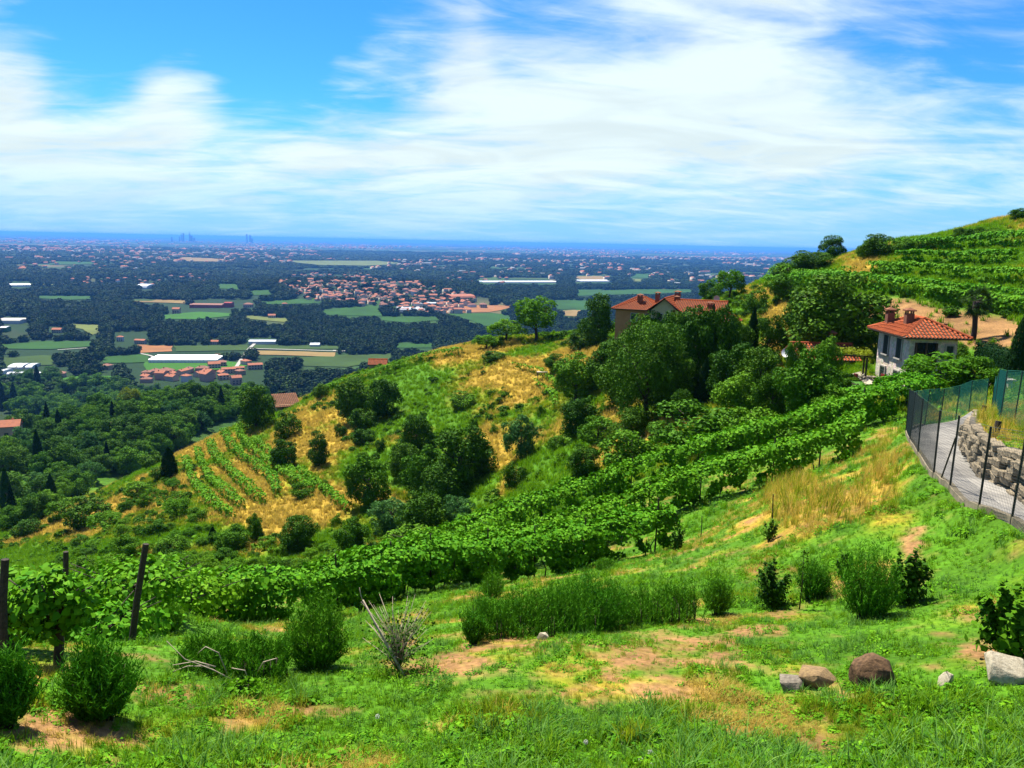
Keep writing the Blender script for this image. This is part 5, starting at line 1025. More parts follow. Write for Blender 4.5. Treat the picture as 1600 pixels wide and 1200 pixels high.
# ------------------------------------------------------------------ houses
def wallmat(name, c1, c2, sc=1.2, stones=0.):
    m = pmat(name, c1, c2, sc, .95, .3, .1, 10)
    if stones:
        nt = m.node_tree; b = nt.nodes['Principled BSDF']; tc = nt.nodes.new('ShaderNodeTexCoord'); v = nd(nt, 'ShaderNodeTexVoronoi', in_Scale=stones, in_Randomness=1.); lk(nt, tc.outputs['Object'], v.inputs['Vector'])
        v2 = nd(nt, 'ShaderNodeTexVoronoi', feature='DISTANCE_TO_EDGE', in_Scale=stones); lk(nt, tc.outputs['Object'], v2.inputs['Vector'])
        old = b.inputs['Base Color'].links[0].from_socket; c = mixc(nt, .55, old, v.outputs['Color'], 'SOFT_LIGHT'); hs = nd(nt, 'ShaderNodeHueSaturation'); hs.inputs['Saturation'].default_value = .45; lk(nt, c, hs.inputs['Color'])
        lk(nt, mixc(nt, maprange(nt, v2.outputs['Distance'], 0, .05), tuple(x * .6 for x in c1), hs.outputs[0]), b.inputs['Base Color'])
        bp = nd(nt, 'ShaderNodeBump', in_Strength=.7); bp.inputs['Distance'].default_value = .06; lk(nt, maprange(nt, v2.outputs['Distance'], 0, .1), bp.inputs['Height']); lk(nt, bp.outputs[0], b.inputs['Normal'])
    return m
wallmat('stone_house', (.92, .74, .46), (.66, .52, .33), 2., 5.); wallmat('plaster_orange', (.55, .27, .12), (.46, .22, .10)); wallmat('plaster_yellow', (.66, .56, .32), (.56, .47, .28)); wallmat('plaster_cream', (.66, .55, .42), (.55, .45, .34)); wallmat('plaster_pink', (.60, .40, .30), (.50, .33, .25)); wallmat('plaster_white', (.76, .74, .70), (.66, .64, .60)); wallmat('plaster_tan', (.52, .40, .24), (.42, .32, .2))
pmat('tile', (.58, .135, .040), (.36, .080, .030), 2.5, .9, .3, .15, 8, True); pmat('tile_old', (.36, .14, .07), (.22, .095, .055), 2.5, .9, .3, .15, 8, True); pmat('tile_far', (.48, .16, .075), (.34, .11, .055), .6, .9); pmat('tile_far_dark', (.34, .14, .09), (.24, .10, .065), .6, .9)
pmat('shutter', (.016, .050, .032), (.010, .03, .02), 20, .7); pmat('glass_dark', (.012, .014, .018), (.02, .024, .03), 2, .15, 0, .6); pmat('eave_wood', (.10, .06, .035), (.06, .04, .025), 12, .9); pmat('brick_chimney', (.30, .11, .06), (.19, .075, .045), 9, .95, .5)
pmat('white_metal', (.78, .80, .82), (.7, .72, .75), 3, .4); pmat('sill_stone', (.55, .52, .46), (.45, .42, .37), 5, .9); pmat('greenhouse', (.84, .86, .88), (.74, .77, .80), .3, .35); pmat('metal_roof', (.55, .60, .66), (.42, .47, .54), .2, .5); pmat('red_wall', (.42, .05, .04), (.33, .04, .035), .4, .9)
def roof_tiles(face, width, slope_len, rows_step=.36, col_step=.24, r=.085):
    """half-round tiles: face(u, v) -> point, u along the eave in metres, v up the slope; returns lists clipped by vmax(u)"""
    pass
def tiled_face(quad, mat, col_step=.26, row=.42, thick=.06, r=.075):
    """quad: eave left, eave right, ridge right, ridge left (ridge may shrink to a point). Rows of half-round tiles on a slab"""
    a, b, c, d = [np.array(q, float) for q in quad]; U = b - a; W = np.linalg.norm(U); U = U / W; nrm = np.cross(b - a, d - a if np.linalg.norm(d - a) > 1e-6 else c - a); nrm = unit(nrm[None])[0]
    if nrm[2] < 0: nrm = -nrm
    Vd = np.cross(nrm, U); Vd = Vd if Vd[2] > 0 else -Vd; u3, v3 = (c - a) @ U, (c - a) @ Vd; u4, v4 = (d - a) @ U, (d - a) @ Vd; n = max(3, int(W / col_step)); mb = MB()
    def vmax(u):
        m = v3
        if u4 > .05: m = min(m, u / u4 * v4)
        if W - u3 > .05: m = min(m, (W - u) / (W - u3) * v3)
        return m
    for i in range(n):
        u = (i + .5) * W / n; vm = vmax(u)
        if vm < .15: continue
        k = max(1, int(round(vm / row)))
        for j in range(k):
            v0 = vm * j / k - (.06 if j == 0 else .04); v1 = vm * (j + 1) / k; o = len(mb.v); w0 = r * 1.12; w1 = r * .92
            for vv, ww, lift in ((v0, w0, .055), (v1, w1, .02)):
                for an in (0, .25, .5, .75, 1.):
                    q = a + U * (u - math.cos(math.pi * an) * ww) + Vd * vv + nrm * (lift + math.sin(math.pi * an) * ww * .8); mb.v.append(tuple(q))
            for e in range(4): mb.f.append((o + e, o + e + 1, o + 6 + e, o + 5 + e))
            mb.f.append((o, o + 1, o + 2, o + 3, o + 4))
    return mb
def hip_roof(parent, x0, x1, y0, y1, ze, rise, mat, ov=.55, ridge='x', gable=False, base_mat='eave_wood', tiles=True):
    """hipped or gabled roof over a rectangle in the parent's frame"""
    x0 -= ov; x1 += ov; y0 -= ov; y1 += ov; cx, cy = (x0 + x1) / 2, (y0 + y1) / 2; zt = ze + rise
    if ridge == 'x':
        ins = 0 if gable else min((y1 - y0) / 2, (x1 - x0) * .42); R = [(x0 + ins, cy, zt), (x1 - ins, cy, zt)]
        quads = [((x0, y0, ze), (x1, y0, ze), R[1], R[0]), ((x1, y1, ze), (x0, y1, ze), R[0], R[1])]; ends = [((x1, y0, ze), (x1, y1, ze), R[1], R[1]), ((x0, y1, ze), (x0, y0, ze), R[0], R[0])]
    else:
        ins = 0 if gable else min((x1 - x0) / 2, (y1 - y0) * .42); R = [(cx, y0 + ins, zt), (cx, y1 - ins, zt)]
        quads = [((x1, y0, ze), (x1, y1, ze), R[1], R[0]), ((x0, y1, ze), (x0, y0, ze), R[0], R[1])]; ends = [((x0, y0, ze), (x1, y0, ze), R[0], R[0]), ((x1, y1, ze), (x0, y1, ze), R[1], R[1])]
    mb = MB(); th = .12
    for q in quads + ([] if gable else ends):
        pts = [np.array(p) for p in (q if q[2] != q[3] else q[:3])]; n = len(pts); mb.add(list(pts) + [p - (0, 0, th) for p in pts], [tuple(range(n)), tuple(range(2 * n - 1, n - 1, -1))] + [(i, (i + 1) % n, n + (i + 1) % n, n + i) for i in range(n)])
    rf = obj('roof', mb.mesh('roof', MT[mat] if not tiles else MT[base_mat]), parent)
    if tiles:
        al = MB()
        for q in quads + ([] if gable else ends): m = tiled_face(q, mat); al.add(m.v, m.f)
        hips = [(R[0], R[1])] + ([] if gable else [(q[0], q[2]) for q in quads] + [(q[1], q[2]) for q in ends])
        for p, q in hips:
            p, q = np.array(p), np.array(q)
            if np.linalg.norm(p - q) > .3: al.tube([p + (0, 0, .06), q + (0, 0, .06)], .12, 7)
        o = obj('roof_tiles', al.mesh('roof_tiles', MT[mat]), rf); o['kind'] = 'stuff'
    return rf
def gable_walls(mb, x0, x1, y0, y1, ze, rise, ridge):
    if ridge == 'x':
        for x in (x0, x1): mb.add([(x, y0, ze), (x, y1, ze), (x, (y0 + y1) / 2, ze + rise)], [(0, 1, 2)])
    else:
        for y in (y0, y1): mb.add([(x0, y, ze), (x1, y, ze), ((x0 + x1) / 2, y, ze + rise)], [(0, 1, 2)])
def chimney(parent, x, y, z, w, h, cap=True):
    c = obj('chimney', MB().box((x, y, z + h / 2), (w, w * .9, h)).mesh('chimney', MT['brick_chimney']), parent)
    if cap:
        mb = MB()
        for sx in (-1, 1):
            for sy in (-1, 1): mb.box((x + sx * w * .36, y + sy * w * .32, z + h + .1), (.1, .1, .2))
        obj('cap', mb.box((x, y, z + h + .24), (w * 1.35, w * 1.25, .09)).add([(x - w * .7, y - w * .6, z + h + .285), (x + w * .7, y - w * .6, z + h + .285), (x + w * .7, y + w * .6, z + h + .285), (x - w * .7, y + w * .6, z + h + .285), (x, y, z + h + .48)], [(0, 1, 4), (1, 2, 4), (2, 3, 4), (3, 0, 4)]).mesh('cap', MT['tile_old']), c)
def window(parent, face, c, w, h, shutters=True, out=0.):
    """face: 'x-','x+','y-','y+' wall the window sits in, c: centre on the wall plane"""
    ax = {'x-': (0, -1), 'x+': (0, 1), 'y-': (1, -1), 'y+': (1, 1)}[face]; x, y, z = c
    def bx(mb, du, dz, su, sz, dep, push):
        if ax[0] == 0: mb.box((x + ax[1] * push, y + du, z + dz), (dep, su, sz))
        else: mb.box((x + du, y + ax[1] * push, z + dz), (su, dep, sz))
    m = MB(); bx(m, 0, 0, w, h, .06, .0); wi = obj('window', m.mesh('window', MT['glass_dark']), parent)
    m = MB(); bx(m, 0, h / 2 + .05, w + .2, .1, .14, .03); bx(m, -w / 2 - .05, 0, .1, h, .14, .03); bx(m, w / 2 + .05, 0, .1, h, .14, .03); bx(m, 0, 0, .05, h, .08, .02); obj('frame', m.mesh('frame', MT['sill_stone']), wi)
    m = MB(); bx(m, 0, -h / 2 - .06, w + .3, .1, .24, .08); obj('sill', m.mesh('sill', MT['sill_stone']), wi)
    if shutters:
        for s in (-1, 1):
            m = MB(); bx(m, s * w * .26, 0, w * .47, h * .98, .05, .07)
            for k in range(7): bx(m, s * w * .26, -h * .42 + k * h * .14, w * .38, .05, .03, .105)
            obj('shutter', m.mesh('shutter', MT['shutter']), wi)
def house_frame(px, py, r, rz, name, label, cat='house', group=None, z=None):
    p = P(px, py, r); g = Hs(p[0], p[1]) if z is None else z; return thing(name, label, cat, (p[0], p[1], g), rz, group)
# ---- the stone house: local x runs along its right wall, y along its left wall, origin at the corner towards the camera
def stone_house():
    az = math.atan2(P(1412, 622, 68)[0], P(1412, 622, 68)[1]); rz = -az + math.radians(24)
    p = P(1412, 624, 66.5); g = p[2] - .85
    t = thing('stone_house', 'two storey stone house with hipped tile roof and two chimneys', 'house', (p[0], p[1], g), rz); X, Y, ze = 3.5, 5.7, 5.6
    mb = MB(); mb.box((X / 2, Y / 2, ze / 2 - .6), (X, Y, ze + 1.2)); obj('wall', mb.mesh('wall', MT['stone_house']), t)
    rf = hip_roof(t, 0, X, 0, Y, ze + .02, 1.2, 'tile', .68, 'y')
    for y, z, h in ((1.6, 4.55, 1.5), (4.0, 4.55, 1.5), (1.7, 2.0, 1.55), (4.2, 2.0, 1.5)): window(t, 'x-', (0, y, z), .85, h)
    m = MB(); m.box((1.2, -.02, 4.4), (1.6, .12, 1.6)); eave_sh = obj('eave_shadow', m.mesh('eave_shadow', MT['glass_dark']), t); m = MB()  # dark panel painting the shadow under the eaves, no opening in the wall
    for x in (.45, 1.2, 1.95): m.box((x, -.12, 4.4), (.12, .14, 1.6))
    m.box((1.2, -.14, 4.0), (1.6, .06, .08)); obj('post', m.mesh('post', MT['eave_wood']), eave_sh)  # posts and rail added in front of the painted eave shadow
    window(t, 'y-', (2.95, 0, 4.5), .5, 1.0)
    m = MB(); m.box((2.6, -.04, 1.1), (1., .1, 2.1)); d = obj('door', m.mesh('door', MT['shutter']), t); obj('handle', MB().box((2.95, -.12, 1.05), (.04, .06, .14)).mesh('handle', MT['white_metal']), d)
    chimney(rf, .9, 2.6, ze + .5, .58, 1.05); chimney(rf, .4, 4.9, ze + .2, .56, 1.2)
    obj('flue', MB().tube([(2.9, .9, ze + .2), (2.9, .9, ze + .9)], .09, 8).tube([(2.9, .9, ze + .9), (2.9, .9, ze + 1.0)], .15, 8).mesh('flue', MT['brick_chimney']), rf)
    obj('gutter', MB().tube([(-.7, -.7, ze - .02), (-.7, Y + .68, ze - .02)], .05, 6).tube([(-.7, -.7, ze - .02), (X + .7, -.7, ze - .02)], .06, 6).mesh('gutter', MT['eave_wood']), rf)
    m = MB(); m.box((X + 1.5, Y * .55, 1.0), (3., Y * .7, 3.2)); obj('annex', m.mesh('annex', MT['stone_house']), t)
stone_house()
def villa():
    p = P(985, 500, 108); g = P(985, 512, 108)[2]; az = math.atan2(p[0], p[1])
    t = thing('villa', 'long orange and yellow villa with linked red tiled roofs', 'house', (p[0], p[1], g - 1.3), -az + math.radians(-14), None, (.8, .8, .8)); ze = 4.6
    def block(name, x0, x1, y0, y1, ze, rise, wm, ridge='x', gable=False, tm='tile'):
        m = MB(); m.box(((x0 + x1) / 2, (y0 + y1) / 2, ze / 2 - 1.5), (x1 - x0, y1 - y0, ze + 3))
        if gable: gable_walls(m, x0, x1, y0, y1, ze, rise * .93, ridge)
        w = obj(name, m.mesh(name, MT[wm]), t); rf = hip_roof(t, x0, x1, y0, y1, ze + .02, rise, tm, .6, ridge, gable); return rf
    r1 = block('wall', -2.6, 4.2, 0, 7.5, 4.7, 1.9, 'plaster_orange'); r2 = block('wall', 3.9, 8.2, -2.2, 6, 4.9, 2.0, 'plaster_yellow', 'y', True); r3 = block('wall', 7.9, 15., -3.2, 5, 4.2, 2.4, 'plaster_yellow', 'x', True); r4 = block('wall', 12.6, 17.2, -4.5, 2, 3.7, 2.0, 'plaster_tan', 'y')
    window(t, 'y-', (.6, 0, 3.4), 1., 1.3); window(t, 'y-', (3.0, 0, 3.4), .9, 1.2); window(t, 'y-', (5.4, -2.2, 3.9), .8, 1.0, False); window(t, 'y-', (6.8, -2.2, 3.9), .8, 1.0, False); window(t, 'x-', (-2.6, 2.5, 3.4), 1., 1.3); window(t, 'y-', (9.6, -3.2, 3.0), .9, 1.1); window(t, 'y-', (11.5, -3.2, 3.0), .9, 1.1)
    chimney(r1, 1.0, 2.0, 5.3, .8, 1.5); chimney(r1, 3.4, 4.6, 5.8, .7, 1.3); chimney(r2, 7.0, 3.4, 5.6, .9, 1.9); chimney(r2, 7.3, 1.2, 5.5, .7, 1.3); chimney(r3, 13.0, -.6, 5.2, .8, 1.0)
    m = MB(); a, b, z0, z1 = 4.7, 5.7, 5.95, 6.75
    m.add([(4.55, .0, 5.72), (4.55, 2., 5.72), (5.6, 2., 6.62), (5.6, 0., 6.62)], [(0, 3, 2, 1)]); obj('skylight', m.mesh('skylight', MT['white_metal']), r2)
    m = MB(); n = 12; c = np.array([13.6, 2.2, 7.0]); m.add([c] + [c + np.array([math.cos(k * 6.283 / n) * .5, -.12, math.sin(k * 6.283 / n) * .5]) for k in range(n)], [(0, 1 + k, 1 + (k + 1) % n) for k in range(n)]); m.tube([(13.6, 2.3, 6.2), (13.6, 2.25, 7.0)], .04, 5); obj('satellite_dish', m.mesh('satellite_dish', MT['sill_stone']), r3)
villa()
def dish_house():
    p = P(1252, 600, 73); g = p[2]; az = math.atan2(p[0], p[1]); t = thing('small_house', 'low red roofed house half hidden behind the round tree', 'house', (p[0], p[1], g), -az + math.radians(18)); X, Y = 4.2, 4.0
    m = MB(); m.box((X / 2, Y / 2, .9), (X, Y, 2.6)); gable_walls(m, 0, X, 0, Y, 2.2, .95, 'x'); obj('wall', m.mesh('wall', MT['plaster_cream']), t); rf = hip_roof(t, 0, X, 0, Y, 2.22, 1.1, 'tile', .6, 'x', True); chimney(rf, 2.9, 1.8, 3.0, .5, 1.1); window(t, 'y-', (1.0, 0, 1.3), .7, .9)
    q = P(1229, 566, 76); m = MB(); n = 14; rg = []
    for k, (rr, dp) in enumerate(((.0, 0), (.25, .03), (.5, .12))):
        rg.append([np.array([math.cos(i * 6.283 / n) * rr, math.sin(i * 6.283 / n) * rr, dp]) for i in range(n)])
    V = [v for r_ in rg for v in r_]; Fs = [(a * n + i, a * n + (i + 1) % n, (a + 1) * n + (i + 1) % n, (a + 1) * n + i) for a in range(2) for i in range(n)]
    R = Vector((-.55, -.55, .45)).to_track_quat('Z', 'Y').to_matrix(); m.add([R @ Vector(v) for v in V], Fs); gz = Hs(q[0], q[1]); d = thing('satellite_dish', 'white satellite dish on a pole beside the small house', 'dish', (q[0], q[1], gz)); zt = P(1229, 551, 76)[2] - gz
    obj('reflector', m.mesh('reflector', MT['white_metal']), d, (0, 0, zt)); obj('pole', MB().tube([(0, 0, -.2), (0, 0, zt)], .035, 6).mesh('pole', MT['sill_stone']), d)
dish_house()
def hut():
    p = P(450, 640, 158); g = Hs(p[0], p[1]); m_ = pxm(p); az = math.atan2(p[0], p[1]); t = thing('stone_hut', 'little stone hut with a brown tile roof on the ridge', 'hut', (p[0], p[1], P(450, 652, 158)[2]), -az + math.radians(10)); X = 34 * m_; Y = 4.
    m = MB(); m.box((0, Y / 2, .9), (X, Y, 3.2)); obj('wall', m.mesh('wall', MT['plaster_tan']), t)
    q = ((-X / 2 - .3, -.45, 2.2), (X / 2 + .3, -.45, 2.2), (X / 2 + .3, Y + .4, 3.9), (-X / 2 - .3, Y + .4, 3.9)); m = MB(); m.add(list(q) + [tuple(np.array(v) - (0, 0, .12)) for v in q], [(0, 1, 2, 3), (7, 6, 5, 4), (0, 4, 5, 1), (1, 5, 6, 2), (2, 6, 7, 3), (3, 7, 4, 0)]); rf = obj('roof', m.mesh('roof', MT['eave_wood']), t); tm = tiled_face(q, 'tile_old', .34, .5, r=.11); o = obj('roof_tiles', tm.mesh('roof_tiles', MT['tile_old']), rf); o['kind'] = 'stuff'
    m = MB(); m.box((-.6, -.03, 1.0), (.9, .1, 1.9)); obj('door', m.mesh('door', MT['eave_wood']), t)
    p = P(590, 578, 166); t = thing('shed', 'shed with a bright orange roof peeping over the ridge', 'shed', (p[0], p[1], P(590, 583, 166)[2] - .5), .1); m = MB(); m.box((0, 1.5, .8), (3.4, 3, 3)); obj('wall', m.mesh('wall', MT['plaster_tan']), t); hip_roof(t, -1.7, 1.7, 0, 3, 2.3, .9, 'tile', .3, 'x', True)
    p = G(847, 592, 60, 200); t = thing('wooden_trestle', 'small wooden trestle on the sandy slope', 'trestle', p, .1); obj('board', MB().box((0, 0, 1.05), (1.6, .8, .1)).mesh('board', MT['twig']), t)
    for s in (-1, 1): obj('leg', MB().box((s * .65, 0, .5), (.1, .5, 1.05)).mesh('leg', MT['old_wood']), t)
hut()
# ---- garden of the stone house
pmat('terrace_paving', (.50, .44, .34), (.38, .33, .26), 1.5, .9, .2); pmat('lawn_green', (.07, .24, .015), (.05, .19, .012), 2., .95)
def sheet(name, pts, mat, lift=.05, r0=40, r1=160):
    W = [G(a, b, r0, r1) for a, b in pts]; me = bpy.data.meshes.new(name); me.from_pydata([(w[0], w[1], w[2] + lift) for w in W], [], [tuple(range(len(W)))]); me.update()
    if me.polygons[0].normal.z < 0: me.flip_normals()
    me.materials.append(MT[mat]); return struct(name, me)
def garden():
    sheet('garden_lawn', [(1308, 604), (1325, 594), (1345, 596), (1368, 612), (1350, 620)], 'lawn_green', .25); sheet('garden_terrace', [(1322, 592), (1345, 586), (1376, 606), (1380, 622), (1362, 618), (1345, 600)], 'terrace_paving', .32)
    sheet('garden_lawn', [(1140, 590), (1160, 580), (1200, 588), (1190, 600), (1150, 600)], 'lawn_green', .2)
    p = G(1334, 600, 50, 120); p[1] += 1.5; t = thing('pergola', 'vine covered pergola left of the stone house', 'pergola', p, -.3); m_ = pxm(p); h = 2.1
    for x in (-1.3, 1.3):
        for y in (-.9, .9): obj('post', MB().box((x, y, h / 2), (.12, .12, h + .3)).mesh('post', MT['old_wood']), t)
    for y in (-.9, 0, .9): obj('beam', MB().box((0, y, h + .06), (3.2, .1, .12)).mesh('beam', MT['old_wood']), t)
    rng = np.random.default_rng(3); n = 900; q = np.c_[rng.uniform(-1.7, 1.7, n), rng.uniform(-1.3, 1.3, n), h + .15 + rng.normal(.1, .14, n)]; V, Fc = leaf_faces(q, np.tile((0, 0, 1.), (n, 1)), .2, rng); o = obj('foliage', to_mesh('foliage', V, Fc, MT['leaf_yellow']), t); o['kind'] = 'stuff'
    a, b = G(1306, 612, 50, 120), G(1362, 628, 50, 120); t = thing('railing', 'dark garden railing along the red flower bed', 'railing', a, 0); d = b - a
    for k in range(6): u = k / 5; obj('post', MB().box((0, 0, .45), (.09, .09, 1.1)).mesh('post', MT['old_wood']), t, d * u)
    for z in (.45, .9): obj('rail', MB().tube([(0, 0, z), tuple(d + (0, 0, z))], .035, 6).mesh('rail', MT['old_wood']), t)
    for i in range(6):
        u = (i + .4) / 6; q = a + d * u + np.array([.1, -.5, 0]); q[2] = Hs(q[0], q[1]); t = thing('flower_bush', ('leftmost', 'second', 'third', 'fourth', 'fifth', 'rightmost')[i] + ' clump of red flowers along the garden railing', 'flowers', q, 0, 'red flowers along the railing'); rng = np.random.default_rng(i)
        dd = sph(rng, 220); dd[:, 2] = np.abs(dd[:, 2]); V, Fc = leaf_faces(dd * .36 * rng.uniform(.6, 1, (220, 1)) + (0, 0, .1), dd, .12, rng); obj('blossoms', to_mesh('blossoms', V, Fc, MT['flower_red']), t)
        dd = sph(rng, 160); V, Fc = leaf_faces(dd * .33 * rng.uniform(.5, 1, (160, 1)) + (0, 0, .06), dd, .13, rng); obj('leaves', to_mesh('leaves', V, Fc, MT['leaf_mid']), t)
    p = G(1357, 603, 50, 120); t = thing('garden_table', 'small garden table on the terrace', 'table', p, .3); obj('top', MB().box((0, 0, .74), (1.1, .7, .05)).mesh('top', MT['twig']), t)
    for x in (-.45, .45):
        for y in (-.28, .28): obj('leg', MB().box((x, y, .36), (.06, .06, .72)).mesh('leg', MT['old_wood']), t)
    for i, dx in enumerate((-.9, .9)):
        c = thing('garden_chair', ('left' if i == 0 else 'right') + ' chair at the small garden table', 'chair', p + np.array([dx, 0, 0]), .3 + i * math.pi); obj('seat', MB().box((0, 0, .44), (.45, .45, .05)).mesh('seat', MT['red_wall']), c); obj('backrest', MB().box((-.21, 0, .72), (.05, .45, .5)).mesh('backrest', MT['red_wall']), c)
        for x in (-.19, .19):
            for y in (-.19, .19): obj('leg', MB().box((x, y, .21), (.04, .04, .42)).mesh('leg', MT['old_wood']), c)
    # clipped hedge behind the house
    a, b = G(1536, 582, 50, 110), G(1585, 588, 50, 110); rng = np.random.default_rng(5); n = 5200; c = (a + b) / 2; L = np.linalg.norm(b - a) * 1.1; ang = math.atan2(b[1] - a[1], b[0] - a[0]); t = thing('clipped_hedge', 'square clipped hedge between the palm and the right cypress', 'hedge', c, ang)
    f = rng.integers(0, 5, n); q = np.c_[rng.uniform(-.5, .5, n) * L, rng.uniform(-.5, .5, n) * 1.2, rng.uniform(0, 1.7, n)]; nn = np.zeros((n, 3))
    for k, (ax, v) in enumerate(((2, 1.7), (1, -.6), (1, .6), (0, -L / 2), (0, L / 2))): m = f == k; q[m, ax] = v; nn[m, ax] = np.sign(v)
    V, Fc = leaf_faces(q + rng.normal(0, .05, (n, 3)), nn, .14, rng); obj('crown', to_mesh('crown', V, Fc, MT['leaf_cypress']), t); obj('stems', MB().box((0, 0, .75), (L * .9, .9, 1.5)).mesh('stems', MT['leaf_cypress']), t)
    # low garden wall and slabs behind the fig tree
    a, b = G(1540, 600, 45, 110), G(1580, 606, 45, 110); t = thing('garden_wall', 'low pale garden wall below the clipped hedge', 'wall', a); d = b - a; L = np.hypot(d[0], d[1]); ang = math.atan2(d[1], d[0]); obj('body', MB().box((L / 2, 0, .3), (L, .35, 1.0)).mesh('body', MT['stone_house']), t, rot=(0, 0, ang)); obj('coping', MB().box((L / 2, 0, .85), (L + .1, .5, .08)).mesh('coping', MT['sill_stone']), t, rot=(0, 0, ang))
garden()
def palm():
    p = G(1517, 552, 60, 110); p = P(1517, 556, 76); g = Hs(p[0], p[1]); h = P(1519, 470, 76)[2] - g; t = thing('palm_tree', 'fan palm with a dark trunk behind the stone house', 'palm', (p[0], p[1], g))
    rng = np.random.default_rng(6); pts = [(0, 0, -.2)] + [(.05 * math.sin(k), .03 * k * .2, h * k / 6) for k in range(1, 7)]; obj('trunk', MB().tube(pts, [.26, .22, .2, .2, .22, .26, .3], 9).mesh('trunk', MT['old_wood'], True), t)
    V = []; Fs = []
    for i in range(60):
        a = rng.uniform(0, 6.283); el = rng.uniform(-1.2, 1.25); L = rng.uniform(.7, 1.0); d = np.array([math.cos(a) * math.cos(el), math.sin(a) * math.cos(el), math.sin(el)]); c = np.array([0, 0, h]) + d * L; s = unit(np.cross(d, (0, 0, 1.))[None])[0]; up = np.cross(s, d); o = len(V); V.append(c - d * L * .9); V.append(c)
        Fs.append((o, o + 1, o + 1)); n = 11; R = rng.uniform(.6, .85)
        for k in range(n):
            w = -1.5 + 3.0 * k / (n - 1); q = c + (d * math.cos(w) + s * math.sin(w)) * R - np.array([0, 0, .22 * R * (1 + abs(w))]); e = s * math.cos(w) * .085 - d * math.sin(w) * .085; b = len(V); V += [c + e * .6, c - e * .6, q]; Fs.append((b, b + 1, b + 2))
    Fs = [f for f in Fs if len(set(f)) == 3]; obj('fronds', to_mesh('fronds', np.array(V), np.array(Fs), MT['palm_leaf']), t)
    mb = MB()
    for i in range(26):
        a = rng.uniform(0, 6.283); d = np.array([math.cos(a), math.sin(a), 0]); mb.tube([(0, 0, h), d * .7 + (0, 0, h + rng.uniform(-.3, .6))], [.02, .012], 4)
    obj('stalks', mb.mesh('stalks', MT['bark']), t)
palm()
# ------------------------------------------------------------------ houses and works on the plain
pmat('far_glass', (.05, .05, .06), (.08, .08, .09), 1, .4)
def far_house_meshes(w, d, h, rise, wm, tm, hip, wins):
    mb = MB(); mb.box((0, 0, h / 2 - 1), (w, d, h + 2))
    if not hip: gable_walls(mb, -w / 2, w / 2, -d / 2, d / 2, h, rise * .95, 'x')
    wall = mb.mesh('wall', MT[wm]); x, y = w / 2 + .5, d / 2 + .5; ins = y if hip else 0; ins = min(ins, w * .42); z = h - .1; r = MB()
    R0, R1 = (-x + ins, 0, z + rise), (x - ins, 0, z + rise); r.add([(-x, -y, z), (x, -y, z), (x, y, z), (-x, y, z), R0, R1], [(0, 1, 5, 4), (2, 3, 4, 5), (1, 2, 5), (3, 0, 4)] if hip else [(0, 1, 5, 4), (2, 3, 4, 5)]); 
    r.add([(-x, -y, z - .25), (x, -y, z - .25), (x, y, z - .25), (-x, y, z - .25)], [(3, 2, 1, 0)])
    r.add([(-x, -y, z), (x, -y, z), (x, -y, z - .25), (-x, -y, z - .25)], [(0, 3, 2, 1)]); r.box((w * .2, d * .12, z + rise * .9), (.9, .9, 1.6)); roof = r.mesh('roof', MT[tm]); wl = []
    if wins:
        n = max(2, int(w / 3.2)); fl = max(1, int(h / 3))
        for f in range(fl):
            for k in range(n): wl.append((-w / 2 + (k + .5) * w / n, -d / 2 - .03, 1.6 + f * 2.9))
    return wall, roof, wl
WIN = MB().box((0, 0, 0), (1.1, .12, 1.5)).mesh('window', MT['far_glass']); WINS = MB().box((0, -.05, 0), (1.9, .1, 1.6)).mesh('shutter', MT['shutter'])
def protos(seed, wins, n, big=1.):
    rng = random.Random(seed); out = []
    for i in range(n):
        w = rng.uniform(10, 19) * big; d = rng.uniform(8.5, 11.5); h = rng.choice((5.8, 6.2, 8.2, 8.8)); wm = rng.choice(['plaster_cream', 'plaster_cream', 'plaster_pink', 'plaster_white', 'plaster_tan', 'plaster_yellow', 'plaster_pink']); tm = rng.choice(['tile_far', 'tile_far', 'tile_far', 'tile_far_dark'])
        out.append((far_house_meshes(w, d, h, d * rng.uniform(.20, .27), wm, tm, rng.random() < .45, wins), wm.split('_')[1], h > 7))
    return out
def put_house(p, rz, pr, label, group, sc=1., name='house'):
    (wall, roof, wl), wm, tall = pr; t = thing(name, label, 'house', p, rz, group, (sc, sc, sc)); w = obj('wall', wall, t); obj('roof', roof, t)
    for q in wl: wi = obj('window', WIN, t, q); obj('shutter', WINS, wi)
    return t
HN = [0]
def zone(x, y, xs, ys):
    u = (x - min(xs)) / (max(xs) - min(xs)); v = (y - min(ys)) / (max(ys) - min(ys))
    return ('left end, ' if u < .2 else 'left of middle, ' if u < .42 else 'middle, ' if u < .6 else 'right of middle, ' if u < .8 else 'right end, ') + ('back edge, ' if v < .33 else 'front edge, ' if v > .66 else '')
def village(poly, n, spacing, pr, what, group, seed, sc=1., r1=30000):
    rng = random.Random(seed); xs = [q[0] for q in poly]; ys = [q[1] for q in poly]; got = []; tries = 0; a0 = rng.uniform(0, 3)
    while len(got) < n and tries < n * 14:
        tries += 1; x, y = rng.uniform(min(xs), max(xs)), rng.uniform(min(ys), max(ys))
        if not inpoly(np.array([x]), np.array([y]), poly)[0]: continue
        p = G(x, y, 500, r1)
        if any(np.hypot(*(p - g)[:2]) < spacing for g in got): continue
        got.append(p); k = rng.randrange(len(pr)); wm, tall = pr[k][1], pr[k][2]
        put_house(p, a0 + rng.choice((0, 1.57, .3, -.3, 1.9)) + rng.uniform(-.15, .15), pr[k], ('tall ' if tall else 'low ') + wm + ' tiled house, ' + zone(x, y, xs, ys) + what, group, sc * rng.uniform(.85, 1.15)); HN[0] += 1
    return got
PF = protos(4, False, 9); PN = protos(5, True, 7)
V1 = VPOLY[0]
